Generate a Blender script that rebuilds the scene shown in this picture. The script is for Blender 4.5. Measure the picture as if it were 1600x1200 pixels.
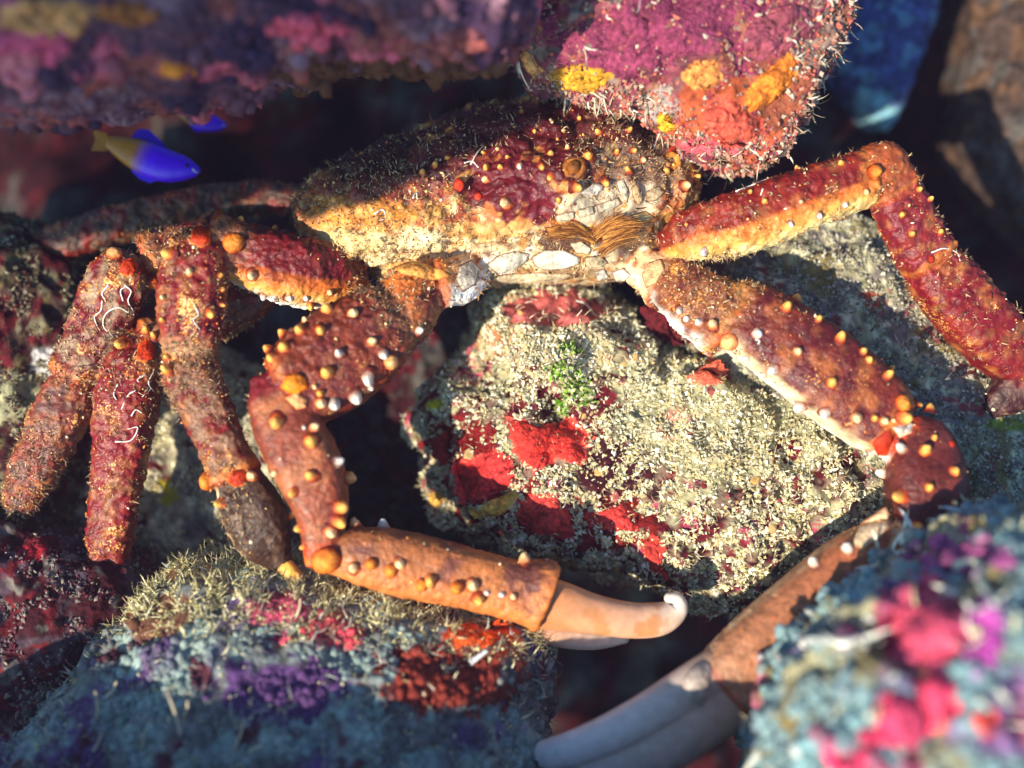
import bpy, math, random
import numpy as np
from mathutils import Vector, Matrix
from mathutils.bvhtree import BVHTree
from mathutils.kdtree import KDTree

random.seed(7); RNG = np.random.default_rng(7)
scene = bpy.context.scene
for o in list(bpy.data.objects): bpy.data.objects.remove(o)

# ------------------------------------------------------------------ frame of the crevice
# local frame: X along the rock face, Y up the face, Z out of the face towards the open water
U = 0.0003            # metres per local unit (the crab's shell is about 17 cm wide)
D = 1800.0            # distance of the diver's camera from the crab, local units
PITCH = math.radians(60)
R3 = np.array([[1, 0, 0],
               [0, math.sin(PITCH), -math.cos(PITCH)],
               [0, math.cos(PITCH), math.sin(PITCH)]])
OFF = np.array([0.0, 0.0, 0.45])
def W(v): return (np.asarray(v, float) @ R3.T) * U + OFF
def P(px, py, z=0.0):
    s = (D - z) / D
    return np.array([(px - 800) * s, (600 - py) * s, z])
def unP(V):
    s = D / (D - V[:, 2])
    return 800 + V[:, 0] * s, 600 - V[:, 1] * s

# ------------------------------------------------------------------ camera
cam_d = bpy.data.cameras.new('camera'); cam = bpy.data.objects.new('camera', cam_d)
scene.collection.objects.link(cam); scene.camera = cam
cam_d.sensor_width = 36; cam_d.lens = 36 * D / 1600
cam_d.clip_start = 0.01; cam_d.clip_end = 100
cam.location = W((0, 0, D)); cam.rotation_euler = (math.pi / 2 - PITCH, 0, 0)
cam_d.dof.use_dof = True; cam_d.dof.focus_distance = (D - 60) * U; cam_d.dof.aperture_fstop = 2.2

# ------------------------------------------------------------------ sky and sun
L = np.array([0.55, 0.33, -0.77]); L /= np.linalg.norm(L)
Lw = R3 @ L
sun_d = bpy.data.lights.new('sun', 'SUN'); sun = bpy.data.objects.new('sun', sun_d)
scene.collection.objects.link(sun)
sun_d.energy = 4.6; sun_d.angle = math.radians(0.6); sun_d.color = (1.0, 0.89, 0.72)
sun.rotation_euler = Vector(Lw).to_track_quat('-Z', 'Y').to_euler()
world = bpy.data.worlds.new('World'); scene.world = world; world.use_nodes = True
wn = world.node_tree.nodes; wl = world.node_tree.links
bg = wn['Background']
sky = wn.new('ShaderNodeTexSky'); sky.sky_type = 'NISHITA'; sky.sun_disc = False
sky.sun_elevation = math.asin(-Lw[2]); sky.sun_rotation = math.atan2(-Lw[0], -Lw[1])
tint = wn.new('ShaderNodeMix'); tint.data_type = 'RGBA'; tint.blend_type = 'MULTIPLY'
tint.inputs['Factor'].default_value = 1.0
tint.inputs['B'].default_value = (0.50, 0.80, 1.0, 1)      # water in front of the sky
wl.new(sky.outputs[0], tint.inputs['A']); wl.new(tint.outputs['Result'], bg.inputs['Color'])
bg.inputs['Strength'].default_value = 0.13
vs = scene.view_settings
vs.view_transform = 'Standard'; vs.look = 'None'; vs.exposure = 0.92; vs.gamma = 1.0; vs.use_curve_mapping = False
scene.cycles.use_denoising = True
scene.cycles.max_bounces = 5
scene.cycles.diffuse_bounces = 3

# ------------------------------------------------------------------ helpers
def srgb(r, g, b):
    f = lambda c: (c / 255 / 12.92) if c <= 10 else ((c / 255 + 0.055) / 1.055) ** 2.4
    return np.array([f(r), f(g), f(b)])
def sstep(a, b, x):
    t = np.clip((x - a) / (b - a), 0, 1); return t * t * (3 - 2 * t)
def lerp(a, b, t):
    t = np.asarray(t)
    return a + (b - a) * t[..., None]

_perm = np.random.default_rng(3).permutation(512).astype(np.int64)
_grad = np.random.default_rng(4).normal(size=(512, 3)); _grad /= np.linalg.norm(_grad, axis=1)[:, None]
def perlin(p):
    i = np.floor(p).astype(np.int64); f = p - i
    u = f * f * f * (f * (f * 6 - 15) + 10)
    out = np.zeros(len(p))
    for dx in (0, 1):
        for dy in (0, 1):
            for dz in (0, 1):
                h = _perm[(i[:, 0] + dx) & 511]
                h = _perm[(h + i[:, 1] + dy) & 511]
                h = _perm[(h + i[:, 2] + dz) & 511]
                g = _grad[h]
                d = (g * (f - np.array([dx, dy, dz]))).sum(1)
                w = (u[:, 0] if dx else 1 - u[:, 0]) * (u[:, 1] if dy else 1 - u[:, 1]) * (u[:, 2] if dz else 1 - u[:, 2])
                out += w * d
    return out * 1.5
def fbm(p, scale, octaves=3, seed=0.0, gain=0.5):
    q = p / scale + np.array([seed * 17.3, seed * 7.7, seed * 3.1]); a = 1.0; s = 0
    for k in range(octaves):
        s = s + a * perlin(q); q = q * 2.03 + 11.7; a *= gain
    return s

col = scene.collection
def link(o, parent=None):
    col.objects.link(o)
    if parent is not None: o.parent = parent
    return o
def props(o, label=None, category=None, group=None, kind=None):
    if label: o['label'] = label
    if category: o['category'] = category
    if group: o['group'] = group
    if kind: o['kind'] = kind
    return o
def mesh_np(name, V, F, mat, colr=None, smooth=True, parent=None, local=True):
    """V local-frame vertices, F array of triangles or quads (or list of arrays)."""
    Wv = W(V) if local else np.asarray(V)
    base = Wv.mean(0)
    if parent is not None: org = np.array(parent.matrix_world.translation) if False else np.array(parent['_org'])
    else: org = base
    me = bpy.data.meshes.new(name)
    Fs = F if isinstance(F, list) else [F]
    Fs = [np.asarray(f, np.int32) for f in Fs if len(f)]
    nl = sum(f.size for f in Fs); npoly = sum(len(f) for f in Fs)
    me.vertices.add(len(Wv)); me.vertices.foreach_set('co', (Wv - org).astype(np.float32).ravel())
    me.loops.add(nl); me.loops.foreach_set('vertex_index', np.concatenate([f.ravel() for f in Fs]))
    me.polygons.add(npoly)
    tot = np.concatenate([np.full(len(f), f.shape[1], np.int32) for f in Fs])
    st = np.concatenate([[0], np.cumsum(tot)[:-1]]).astype(np.int32)
    me.polygons.foreach_set('loop_start', st)
    me.polygons.foreach_set('use_smooth', np.full(npoly, smooth))
    me.update(calc_edges=True); me.validate()
    if colr is not None:
        a = me.color_attributes.new('col', 'FLOAT_COLOR', 'POINT')
        c4 = np.ones((len(Wv), 4), np.float32); c4[:, :colr.shape[1]] = colr
        a.data.foreach_set('color', c4.ravel())
    me.materials.append(mat)
    o = bpy.data.objects.new(name, me)
    if parent is None: o.location = org
    link(o, parent)
    return o
def empty(name, at_local):
    o = bpy.data.objects.new(name, None); w = W(at_local)
    o.location = w; o.empty_display_size = 0.02
    o['_org'] = tuple(float(x) for x in w)
    return link(o)

# ------------------------------------------------------------------ materials
def mat_col(name, speckle=0.5, fine=7.0, bump=0.5, bump_scale=9.0, rough=0.7, spec=0.25, sss=0.0, coat=0.0, blotch=None, fleck=None):
    """Surface whose own colour is stored on the mesh; the nodes add grain and fine relief."""
    m = bpy.data.materials.new(name); m.use_nodes = True
    nt = m.node_tree; n = nt.nodes; l = nt.links; b = n['Principled BSDF']
    at = n.new('ShaderNodeAttribute'); at.attribute_name = 'col'
    geo = n.new('ShaderNodeNewGeometry'); sc = n.new('ShaderNodeVectorMath'); sc.operation = 'SCALE'
    sc.inputs['Scale'].default_value = 1 / (U * 100); l.new(geo.outputs['Position'], sc.inputs[0])
    n1 = n.new('ShaderNodeTexNoise'); n1.inputs['Scale'].default_value = fine; n1.inputs['Detail'].default_value = 4
    l.new(sc.outputs[0], n1.inputs['Vector'])
    mr = n.new('ShaderNodeMapRange'); mr.inputs['From Min'].default_value = 0.3; mr.inputs['From Max'].default_value = 0.7
    mr.inputs['To Min'].default_value = 1 - speckle; mr.inputs['To Max'].default_value = 1 + speckle
    l.new(n1.outputs['Fac'], mr.inputs['Value'])
    mul = n.new('ShaderNodeVectorMath'); mul.operation = 'SCALE'
    l.new(at.outputs['Color'], mul.inputs[0]); l.new(mr.outputs[0], mul.inputs['Scale'])
    out = mul.outputs[0]
    if blotch:                                   # (scale, threshold, colour): pale or dark flecks of their own
        for (bs, bt, bc) in blotch:
            n2 = n.new('ShaderNodeTexNoise'); n2.inputs['Scale'].default_value = bs; n2.inputs['Detail'].default_value = 3
            l.new(sc.outputs[0], n2.inputs['Vector'])
            r2 = n.new('ShaderNodeMapRange'); r2.inputs['From Min'].default_value = bt; r2.inputs['From Max'].default_value = bt + 0.05
            l.new(n2.outputs['Fac'], r2.inputs['Value'])
            mx = n.new('ShaderNodeMix'); mx.data_type = 'RGBA'
            l.new(r2.outputs[0], mx.inputs['Factor']); l.new(out, mx.inputs['A']); mx.inputs['B'].default_value = (*bc, 1)
            out = mx.outputs['Result']
    if fleck:                                    # flecks where the stored alpha allows them
        for (bs, bt, bc) in fleck:
            n2 = n.new('ShaderNodeTexNoise'); n2.inputs['Scale'].default_value = bs; n2.inputs['Detail'].default_value = 4; n2.inputs['Roughness'].default_value = 0.65
            l.new(sc.outputs[0], n2.inputs['Vector'])
            ad = n.new('ShaderNodeMath'); ad.operation = 'MULTIPLY_ADD'; l.new(at.outputs['Alpha'], ad.inputs[0]); ad.inputs[1].default_value = 0.30; l.new(n2.outputs['Fac'], ad.inputs[2])
            r2 = n.new('ShaderNodeMapRange'); r2.inputs['From Min'].default_value = bt; r2.inputs['From Max'].default_value = bt + 0.06
            l.new(ad.outputs[0], r2.inputs['Value'])
            mx = n.new('ShaderNodeMix'); mx.data_type = 'RGBA'
            l.new(r2.outputs[0], mx.inputs['Factor']); l.new(out, mx.inputs['A']); mx.inputs['B'].default_value = (*bc, 1)
            out = mx.outputs['Result']
    l.new(out, b.inputs['Base Color'])
    n3 = n.new('ShaderNodeTexNoise'); n3.inputs['Scale'].default_value = bump_scale; n3.inputs['Detail'].default_value = 5
    l.new(sc.outputs[0], n3.inputs['Vector'])
    bp = n.new('ShaderNodeBump'); bp.inputs['Strength'].default_value = bump; bp.inputs['Distance'].default_value = 8 * U
    l.new(n3.outputs['Fac'], bp.inputs['Height']); l.new(bp.outputs[0], b.inputs['Normal'])
    b.inputs['Roughness'].default_value = rough; b.inputs['Specular IOR Level'].default_value = spec
    if sss:
        b.inputs['Subsurface Weight'].default_value = sss; b.inputs['Subsurface Scale'].default_value = 0.003
        b.inputs['Subsurface Radius'].default_value = (1.0, 0.4, 0.2)
    if coat: b.inputs['Coat Weight'].default_value = coat; b.inputs['Coat Roughness'].default_value = 0.25
    return m
M_ROCK = mat_col('reef_rock', 0.55, 6.0, 0.8, 8.0, 0.85, 0.15)
M_TURF = mat_col('turf_algae', 0.25, 12.0, 0.0, 8.0, 0.8, 0.15)
M_CRUST = mat_col('crust', 0.5, 13.0, 0.8, 16.0, 0.65, 0.2, sss=0.1)
M_CRAB = mat_col('crab_shell', 0.38, 7.0, 0.45, 14.0, 0.45, 0.32, coat=0.05, fleck=[(8.0, 0.80, tuple(srgb(150, 66, 26))), (15.0, 0.745, tuple(srgb(205, 125, 45))), (27.0, 0.75, tuple(srgb(228, 180, 105)))])
M_KNOB = mat_col('knob', 0.28, 14.0, 0.45, 18.0, 0.55, 0.25, sss=0.15)
M_CLAW = mat_col('claw_horn', 0.14, 6.0, 0.12, 14.0, 0.4, 0.35)
M_FISH = mat_col('fish_skin', 0.10, 9.0, 0.1, 12.0, 0.4, 0.5)

# ------------------------------------------------------------------ rocks
def vnormals(V, T):
    n = np.zeros_like(V); a, b, c = V[T[:, 0]], V[T[:, 1]], V[T[:, 2]]
    fn = np.cross(b - a, c - a)
    for k in range(3): np.add.at(n, T[:, k], fn)
    return n / (np.linalg.norm(n, axis=1)[:, None] + 1e-9)
def polar(poly, c, th):
    """distance from c to the closed outline poly at angles th (star-shaped, splined)"""
    nx = np.roll(poly, -1, 0); poly = np.vstack([poly + (nx - poly) * q for q in np.linspace(0, 1, 8, endpoint=False)])
    d = poly - c; a = np.arctan2(d[:, 1], d[:, 0]); r = np.linalg.norm(d, axis=1)
    o = np.argsort(a); a, r = a[o], r[o]
    a = np.concatenate([a - 2 * np.pi, a, a + 2 * np.pi]); r = np.tile(r, 3)
    return np.interp(th, a, r)
def blob(outline, zs, c, h, hb, nt=220, nf=110, pw=0.75, tilt=(0, 0), bumps=(), noise=((120, 18), (42, 7), (14, 2.5)), seed=0, smooth_out=3):
    """closed star-shaped body: outline (picture units at depth zs), bulge h to the open side, hb to the back"""
    c3 = P(c[0], c[1], zs)[:2]
    poly = np.array([P(x, y, zs)[:2] for x, y in outline])
    th = np.linspace(-np.pi, np.pi, nt, endpoint=False)
    r = polar(poly, c3, th)
    for _ in range(smooth_out): r = 0.25 * np.roll(r, 1) + 0.5 * r + 0.25 * np.roll(r, -1)
    ph = np.linspace(0.02, np.pi - 0.02, nf)
    s = np.sin(ph) ** pw
    cz = np.sign(np.cos(ph)) * np.abs(np.cos(ph)) ** 0.9
    zz = np.where(cz > 0, cz * h, cz * hb)
    X = c3[0] + np.outer(s, r * np.cos(th)); Y = c3[1] + np.outer(s, r * np.sin(th))
    Z = zs + zz[:, None] + tilt[0] * (X - c3[0]) + tilt[1] * (Y - c3[1])
    V = np.stack([X.ravel(), Y.ravel(), Z.ravel()], 1)
    front = np.repeat(cz > -0.2, nt)
    px, py = unP(V)
    for (bx, by, br, bz) in bumps:
        g = np.exp(-((px - bx) ** 2 + (py - by) ** 2) / (br * br)); V[:, 2] += np.where(front, g * bz, 0)
    i = np.arange(nf - 1)[:, None] * nt; j = np.arange(nt)[None, :]; j2 = (j + 1) % nt
    Q = np.stack([(i + j).ravel(), (i + nt + j).ravel(), (i + nt + j2).ravel(), (i + j2).ravel()], 1)
    caps = [np.array([[len(V), k, (k + 1) % nt] for k in range(nt)]),
            np.array([[len(V) + 1, (nf - 1) * nt + (k + 1) % nt, (nf - 1) * nt + k] for k in range(nt)])]
    V = np.vstack([V, V[:nt].mean(0), V[-nt:].mean(0)])
    T = np.vstack([Q[:, [0, 1, 2]], Q[:, [0, 2, 3]]] + caps)
    N = vnormals(V, T)
    d = np.zeros(len(V))
    for k, (sc, am) in enumerate(noise):
        nz = fbm(V, sc, 2, seed + k)
        d += am * (nz if k else (0.5 - np.abs(nz)) * 1.2)
    V = V + N * d[:, None]
    return V, T
class Surf:
    def __init__(s, V, T): s.V, s.T = V, T; s.bvh = None
    def tree(s):
        if s.bvh is None: s.bvh = BVHTree.FromPolygons(s.V.tolist(), s.T.tolist(), all_triangles=True)
        return s.bvh
EYE = Vector((0, 0, D))
def hit(surfs, px, py):
    """where the line of sight through a picture point meets the given surfaces"""
    d = (Vector(P(px, py, 0)) - EYE).normalized(); best = None
    for s in surfs:
        q, n, i, dist = s.tree().ray_cast(EYE, d)
        if q is not None and (best is None or dist < best[2]): best = (np.array(q), np.array(n), dist)
    return best
CREAM = srgb(196, 190, 158); CREAM2 = srgb(150, 145, 112); MAROON = srgb(92, 22, 30); DKMAR = srgb(55, 16, 24)
PINK = srgb(205, 85, 115); RED = srgb(205, 55, 45); GREY = srgb(120, 112, 105); BROWN = srgb(112, 72, 52)
OLIVE = srgb(125, 110, 70); ORANGE = srgb(225, 130, 45); MAUVE = srgb(150, 80, 120); LILAC = srgb(140, 105, 140)
def paint(V, base, layers, patches=(), seed=0):
    """base colour, noise-bounded layers (colour, scale, threshold), own-shaped patches (px,py,rx,ry,colour)"""
    C = np.tile(np.asarray(base, float), (len(V), 1)); px, py = unP(V)
    for k, (c, sc, th, *sf) in enumerate(layers):
        w = sstep(th, th + (sf[0] if sf else 0.16), fbm(V, sc, 3, seed + 5 + k)); C = lerp(C, np.asarray(c), w)
    wob = fbm(V, 26, 3, seed + 31)
    for (x, y, rx, ry, c) in patches:
        r = np.sqrt(((px - x) / rx) ** 2 + ((py - y) / ry) ** 2) + wob * 0.45
        C = lerp(C, np.asarray(c), 1 - sstep(0.82, 1.0, r))
    return C
SURF = {}
def rock(key, name, label, outline, zs, c, h, hb, base, layers, patches=(), cat='rock', group=None, kind=None, **kw):
    V, T = blob(outline, zs, c, h, hb, **kw)
    C = paint(V, base, layers, patches, kw.get('seed', 0))
    o = mesh_np(name, V, T, M_ROCK, C); props(o, label, None if kind == 'structure' else cat, group, kind)
    SURF[key] = Surf(V, T); SURF[key].C = C
    return o

# the reef behind everything: one great uneven sheet
n = 240
gx, gy = np.meshgrid(np.linspace(-2600, 2600, n), np.linspace(-2400, 2400, n))
V = np.stack([gx.ravel(), gy.ravel(), np.full(n * n, -620.0)], 1)
V[:, 2] += fbm(V, 420, 3, 1) * 160 + fbm(V, 110, 3, 2) * 40 + 0.00009 * np.maximum(0, np.hypot(V[:, 0], V[:, 1]) - 900) ** 2
i = np.arange(n - 1)[:, None] * n; j = np.arange(n - 1)[None, :]
Q = np.stack([(i + j).ravel(), (i + j + 1).ravel(), (i + n + j + 1).ravel(), (i + n + j).ravel()], 1)
T = np.vstack([Q[:, [0, 1, 2]], Q[:, [0, 2, 3]]])
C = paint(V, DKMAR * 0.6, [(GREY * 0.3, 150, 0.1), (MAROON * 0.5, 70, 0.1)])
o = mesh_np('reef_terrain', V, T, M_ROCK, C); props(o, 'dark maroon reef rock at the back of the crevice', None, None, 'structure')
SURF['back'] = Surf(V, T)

rock('mound', 'coral_rock', 'cream algae-covered mound with red sponges in front of the crab',
     [(768, 490), (790, 460), (850, 444), (930, 450), (985, 478), (1010, 530), (1060, 555), (1150, 520), (1260, 565), (1380, 680), (1440, 800), (1450, 860), (1395, 872), (1350, 920), (1290, 890), (1240, 925), (1180, 935), (1060, 918), (980, 885), (880, 858), (780, 838), (700, 805), (678, 745), (690, 700), (655, 655), (668, 620), (722, 585), (742, 545)],
     -135, (1000, 700), 150, 320, srgb(120, 98, 82), [(CREAM2, 50, 0.0), (MAROON, 34, 0.12), (DKMAR, 22, 0.2), (PINK * 0.6, 34, 0.36)],
     [(1150, 640, 260, 120, CREAM2), (860, 520, 130, 60, srgb(165, 150, 118)), (868, 484, 96, 32, srgb(185, 92, 86)), (1130, 700, 40, 26, srgb(165, 150, 118)), (1230, 700, 30, 24, MAROON), (1060, 660, 34, 26, srgb(170, 110, 98)), (770, 530, 34, 40, srgb(165, 105, 65)), (900, 640, 70, 60, MAROON), (720, 690, 60, 40, srgb(110, 20, 20)), (960, 730, 70, 55, DKMAR), (800, 790, 110, 50, srgb(120, 25, 25)), (950, 820, 90, 45, srgb(110, 25, 25)),
      (1120, 575, 30, 18, srgb(190, 85, 70))],
     nt=330, nf=190, pw=0.7, tilt=(0.02, -0.12), seed=1, bumps=((850, 520, 80, 55), (1200, 740, 150, 45), (1000, 600, 40, -25), (950, 760, 60, -18)), noise=((150, 44), (48, 18), (17, 6)), smooth_out=1)
rock('right', 'coral_rock', 'pale grey-green rock slope under the crab\'s raised walking leg',
     [(1040, 420), (1130, 380), (1250, 340), (1340, 330), (1390, 370), (1470, 500), (1540, 600), (1680, 680), (1700, 950), (1500, 980), (1300, 800), (1180, 640), (1060, 520)],
     -62, (1350, 600), 75, 380, GREY, [(CREAM2, 60, 0.0), (CREAM, 30, 0.15), (OLIVE, 50, 0.3), (srgb(140, 70, 70), 40, 0.34)],
     [(1285, 430, 28, 40, OLIVE), (1370, 470, 20, 18, srgb(150, 70, 50)), (1580, 660, 40, 14, srgb(120, 130, 50))],
     nt=260, nf=130, pw=0.7, tilt=(0.0, -0.16), seed=2, noise=((120, 18), (40, 9), (15, 3.5)))
rock('over_left', 'reef_overhang', 'dim purplish rock overhang above the blue and yellow fish',
     [(-260, -320), (500, -330), (860, -300), (840, 10), (800, 40), (770, 76), (735, 62), (690, 84), (640, 62), (590, 78), (540, 60), (480, 90), (430, 82), (385, 112), (340, 125), (290, 150), (220, 135), (150, 150), (80, 165), (0, 165), (-260, 200)],
     270, (320, -60), 150, 220, srgb(100, 64, 78), [(srgb(135, 100, 112), 130, 0.05, 0.4), (srgb(60, 40, 66), 110, 0.05, 0.35), (srgb(150, 80, 76), 80, 0.2, 0.3), (srgb(195, 92, 112), 90, 0.3, 0.3)],
     [(45, 70, 75, 45, PINK), (70, 25, 110, 28, srgb(225, 150, 90)), (470, 40, 70, 22, srgb(220, 90, 110)), (275, 110, 32, 14, ORANGE), (200, 20, 60, 20, srgb(165, 95, 50)), (25, 110, 40, 40, srgb(215, 120, 130)), (640, 110, 240, 26, BROWN * 0.7)],
     cat='rock overhang', nt=300, nf=140, pw=0.6, seed=3, noise=((150, 26), (50, 10), (18, 4)))
rock('over_right', 'reef_overhang', 'pink and orange encrusted rock overhang above the crab\'s head',
     [(790, -300), (1340, -300), (1330, -20), (1310, 70), (1275, 120), (1250, 190), (1215, 238), (1160, 245), (1100, 240), (1050, 212), (1015, 165), (960, 158), (890, 140), (835, 115), (810, 80)],
     60, (1070, 30), 100, 320, srgb(122, 62, 70), [(srgb(125, 48, 75), 70, 0.0), (srgb(130, 80, 62), 50, 0.12), (srgb(120, 100, 92), 36, 0.3)],
     [(1140, 180, 115, 75, srgb(170, 80, 48)), (1220, 150, 60, 60, srgb(140, 75, 52)), (1030, 165, 40, 30, srgb(150, 135, 130)), (905, 122, 50, 20, srgb(190, 140, 40)), (1290, 60, 40, 60, srgb(120, 95, 85)), (1120, 225, 60, 20, srgb(205, 90, 100))],
     cat='rock overhang', nt=280, nf=150, pw=0.62, seed=4, noise=((100, 18), (36, 9), (13, 3.5)), tilt=(0, 0.05))
rock('low_left', 'coral_rock', 'dark domed rock fringed with turf and pink crust beneath the folded claw',
     [(215, 940), (290, 890), (400, 884), (500, 905), (640, 932), (760, 950), (835, 975), (852, 1020), (848, 1120), (845, 1500), (300, 1600), (-160, 1500), (-60, 1250), (60, 1130), (140, 1030)],
     120, (480, 1200), 170, 340, srgb(100, 102, 100), [(srgb(128, 146, 140), 90, -0.2, 0.4), (srgb(86, 62, 104), 120, 0.0, 0.4), (srgb(130, 145, 138), 50, 0.1, 0.35), (srgb(80, 40, 50), 70, 0.3, 0.3)],
     [(440, 955, 60, 24, PINK), (520, 985, 60, 34, srgb(215, 75, 85)), (760, 1000, 75, 32, srgb(220, 85, 30)), (300, 895, 80, 14, srgb(190, 125, 60)), (700, 1060, 130, 60, srgb(120, 45, 35)), (250, 960, 60, 40, BROWN), (430, 1080, 110, 55, srgb(84, 56, 100))],
     nt=320, nf=190, pw=0.55, tilt=(0, -0.35), seed=5, noise=((130, 24), (45, 11), (15, 4)))
rock('low_right', 'coral_rock', 'lumpy coral head with pink patches hiding part of the outstretched claw',
     [(1235, 1150), (1250, 1095), (1285, 1045), (1335, 1000), (1375, 975), (1420, 955), (1460, 935), (1500, 910), (1550, 870), (1620, 835), (1900, 820), (1950, 1500), (1300, 1560), (1225, 1270)],
     420, (1480, 1150), 130, 420, srgb(112, 136, 138), [(srgb(140, 134, 106), 120, -0.05, 0.4), (srgb(118, 152, 154), 110, 0.0, 0.35), (OLIVE, 70, 0.25, 0.35), (srgb(112, 85, 125), 130, 0.2, 0.35), (srgb(160, 85, 108), 80, 0.36, 0.25)],
     [(1450, 985, 85, 75, srgb(195, 80, 105)), (1500, 870, 80, 30, srgb(160, 80, 130)), (1465, 1095, 38, 45, srgb(230, 60, 95)), (1405, 1130, 40, 40, srgb(220, 60, 100)), (1330, 1190, 40, 25, srgb(225, 60, 100)), (1550, 1130, 22, 20, srgb(215, 70, 60)), (1540, 990, 30, 60, srgb(170, 70, 150))],
     nt=280, nf=150, pw=0.6, seed=6, noise=((110, 34), (48, 24), (20, 9)))
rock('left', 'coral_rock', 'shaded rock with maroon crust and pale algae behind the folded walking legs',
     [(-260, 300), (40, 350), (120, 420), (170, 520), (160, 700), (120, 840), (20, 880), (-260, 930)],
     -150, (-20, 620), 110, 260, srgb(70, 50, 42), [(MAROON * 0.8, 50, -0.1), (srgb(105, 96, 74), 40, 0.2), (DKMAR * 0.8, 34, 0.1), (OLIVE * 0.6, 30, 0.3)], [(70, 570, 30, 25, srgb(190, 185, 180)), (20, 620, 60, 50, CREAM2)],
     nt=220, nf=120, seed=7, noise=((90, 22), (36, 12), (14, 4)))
rock('floor', 'coral_rock', 'pale sandy rock seen between the folded walking legs',
     [(60, 640), (200, 560), (330, 540), (450, 620), (500, 760), (500, 900), (330, 960), (150, 930), (50, 860)],
     -190, (290, 760), 70, 240, srgb(150, 142, 118), [(CREAM, 40, 0.1), (GREY, 50, 0.15), (MAROON, 34, 0.36)], [(255, 770, 18, 22, srgb(190, 170, 40))],
     nt=220, nf=120, seed=8, noise=((100, 18), (36, 8), (14, 3)))
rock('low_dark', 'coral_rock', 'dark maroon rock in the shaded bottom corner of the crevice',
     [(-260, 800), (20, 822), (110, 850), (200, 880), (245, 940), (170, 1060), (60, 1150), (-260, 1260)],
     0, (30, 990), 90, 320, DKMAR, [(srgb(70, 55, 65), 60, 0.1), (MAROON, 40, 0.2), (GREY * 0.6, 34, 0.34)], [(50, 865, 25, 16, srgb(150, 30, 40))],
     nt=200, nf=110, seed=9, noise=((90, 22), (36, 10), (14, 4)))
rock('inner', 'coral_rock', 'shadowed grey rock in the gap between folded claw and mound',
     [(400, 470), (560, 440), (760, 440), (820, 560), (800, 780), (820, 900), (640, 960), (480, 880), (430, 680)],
     -430, (620, 690), 80, 240, srgb(60, 56, 58), [(srgb(82, 80, 76), 60, 0.1), (DKMAR, 70, 0.1), (MAROON, 40, 0.3)],  # tones darkened to deepen the shadow in the gap
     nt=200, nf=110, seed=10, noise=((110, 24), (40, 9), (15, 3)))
rock('far_right', 'coral_rock', 'blurred brown boulder standing beyond the raised walking leg',
     [(1530, -200), (1850, -200), (1850, 430), (1660, 420), (1570, 330), (1505, 240), (1520, 60)],
     -420, (1700, 120), 120, 300, srgb(66, 52, 45), [(srgb(85, 62, 45), 60, 0.1), (GREY * 0.4, 50, 0.2)], [],  # darkened tones stand in for shade on this boulder
     nt=180, nf=100, seed=11, noise=((110, 26), (40, 9), (15, 3)))
rock('blue', 'coral_rock', 'rock face tinted with blue water light deep in the gap beside the overhang',
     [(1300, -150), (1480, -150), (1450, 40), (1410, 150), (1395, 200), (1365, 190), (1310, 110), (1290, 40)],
     -430, (1380, 20), 60, 200, srgb(62, 74, 120), [(srgb(90, 125, 150), 40, 0.15)], [(1370, 170, 40, 40, srgb(120, 165, 175))], nt=140, nf=80, seed=12, noise=((90, 16), (36, 7)))  # ambient blue light and its cyan edge are painted into the tones
# boulders added outside the frame, their outlines shaped to shade the crevice
rock('shade_low', 'shade_boulder', 'added boulder below the crevice mouth, placed to shade the lower rocks',
     [(-500, 1315), (100, 1296), (400, 1312), (620, 1318), (760, 1308), (900, 1285), (1100, 1280), (1300, 1400), (1300, 2000), (-500, 2000)], 430, (250, 1620), 200, 300, srgb(120, 132, 130), [(srgb(160, 172, 165), 60, 0.0), (srgb(90, 55, 105), 50, 0.2)], nt=140, nf=80, pw=0.5, seed=13)
side = [(-900, 800), (-456, 765), (-300, 692), (-128, 706), (0, 676), (80, 640), (150, 600), (236, 565), (300, 500), (325, 380), (325, 0), (250, -300), (-250, -200), (-290, 300), (-420, 365), (-900, 380)]
rock('shade_left', 'shade_boulder', 'added boulder beside the crevice mouth, shaped to shade the shell and overhang', [(800 + 3.6 * (u - 286 - 800), 600 + 3.6 * (v + 171 - 600)) for u, v in side], 1300, (800 + 3.6 * (-406 - 800), 600 + 3.6 * (601 - 600)), 60, 120, srgb(95, 80, 80), [(CREAM2, 60, 0.1), (MAROON, 50, 0.2)], nt=260, nf=70, pw=0.5, seed=14, noise=((90, 8), (36, 8)), smooth_out=1)

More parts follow.
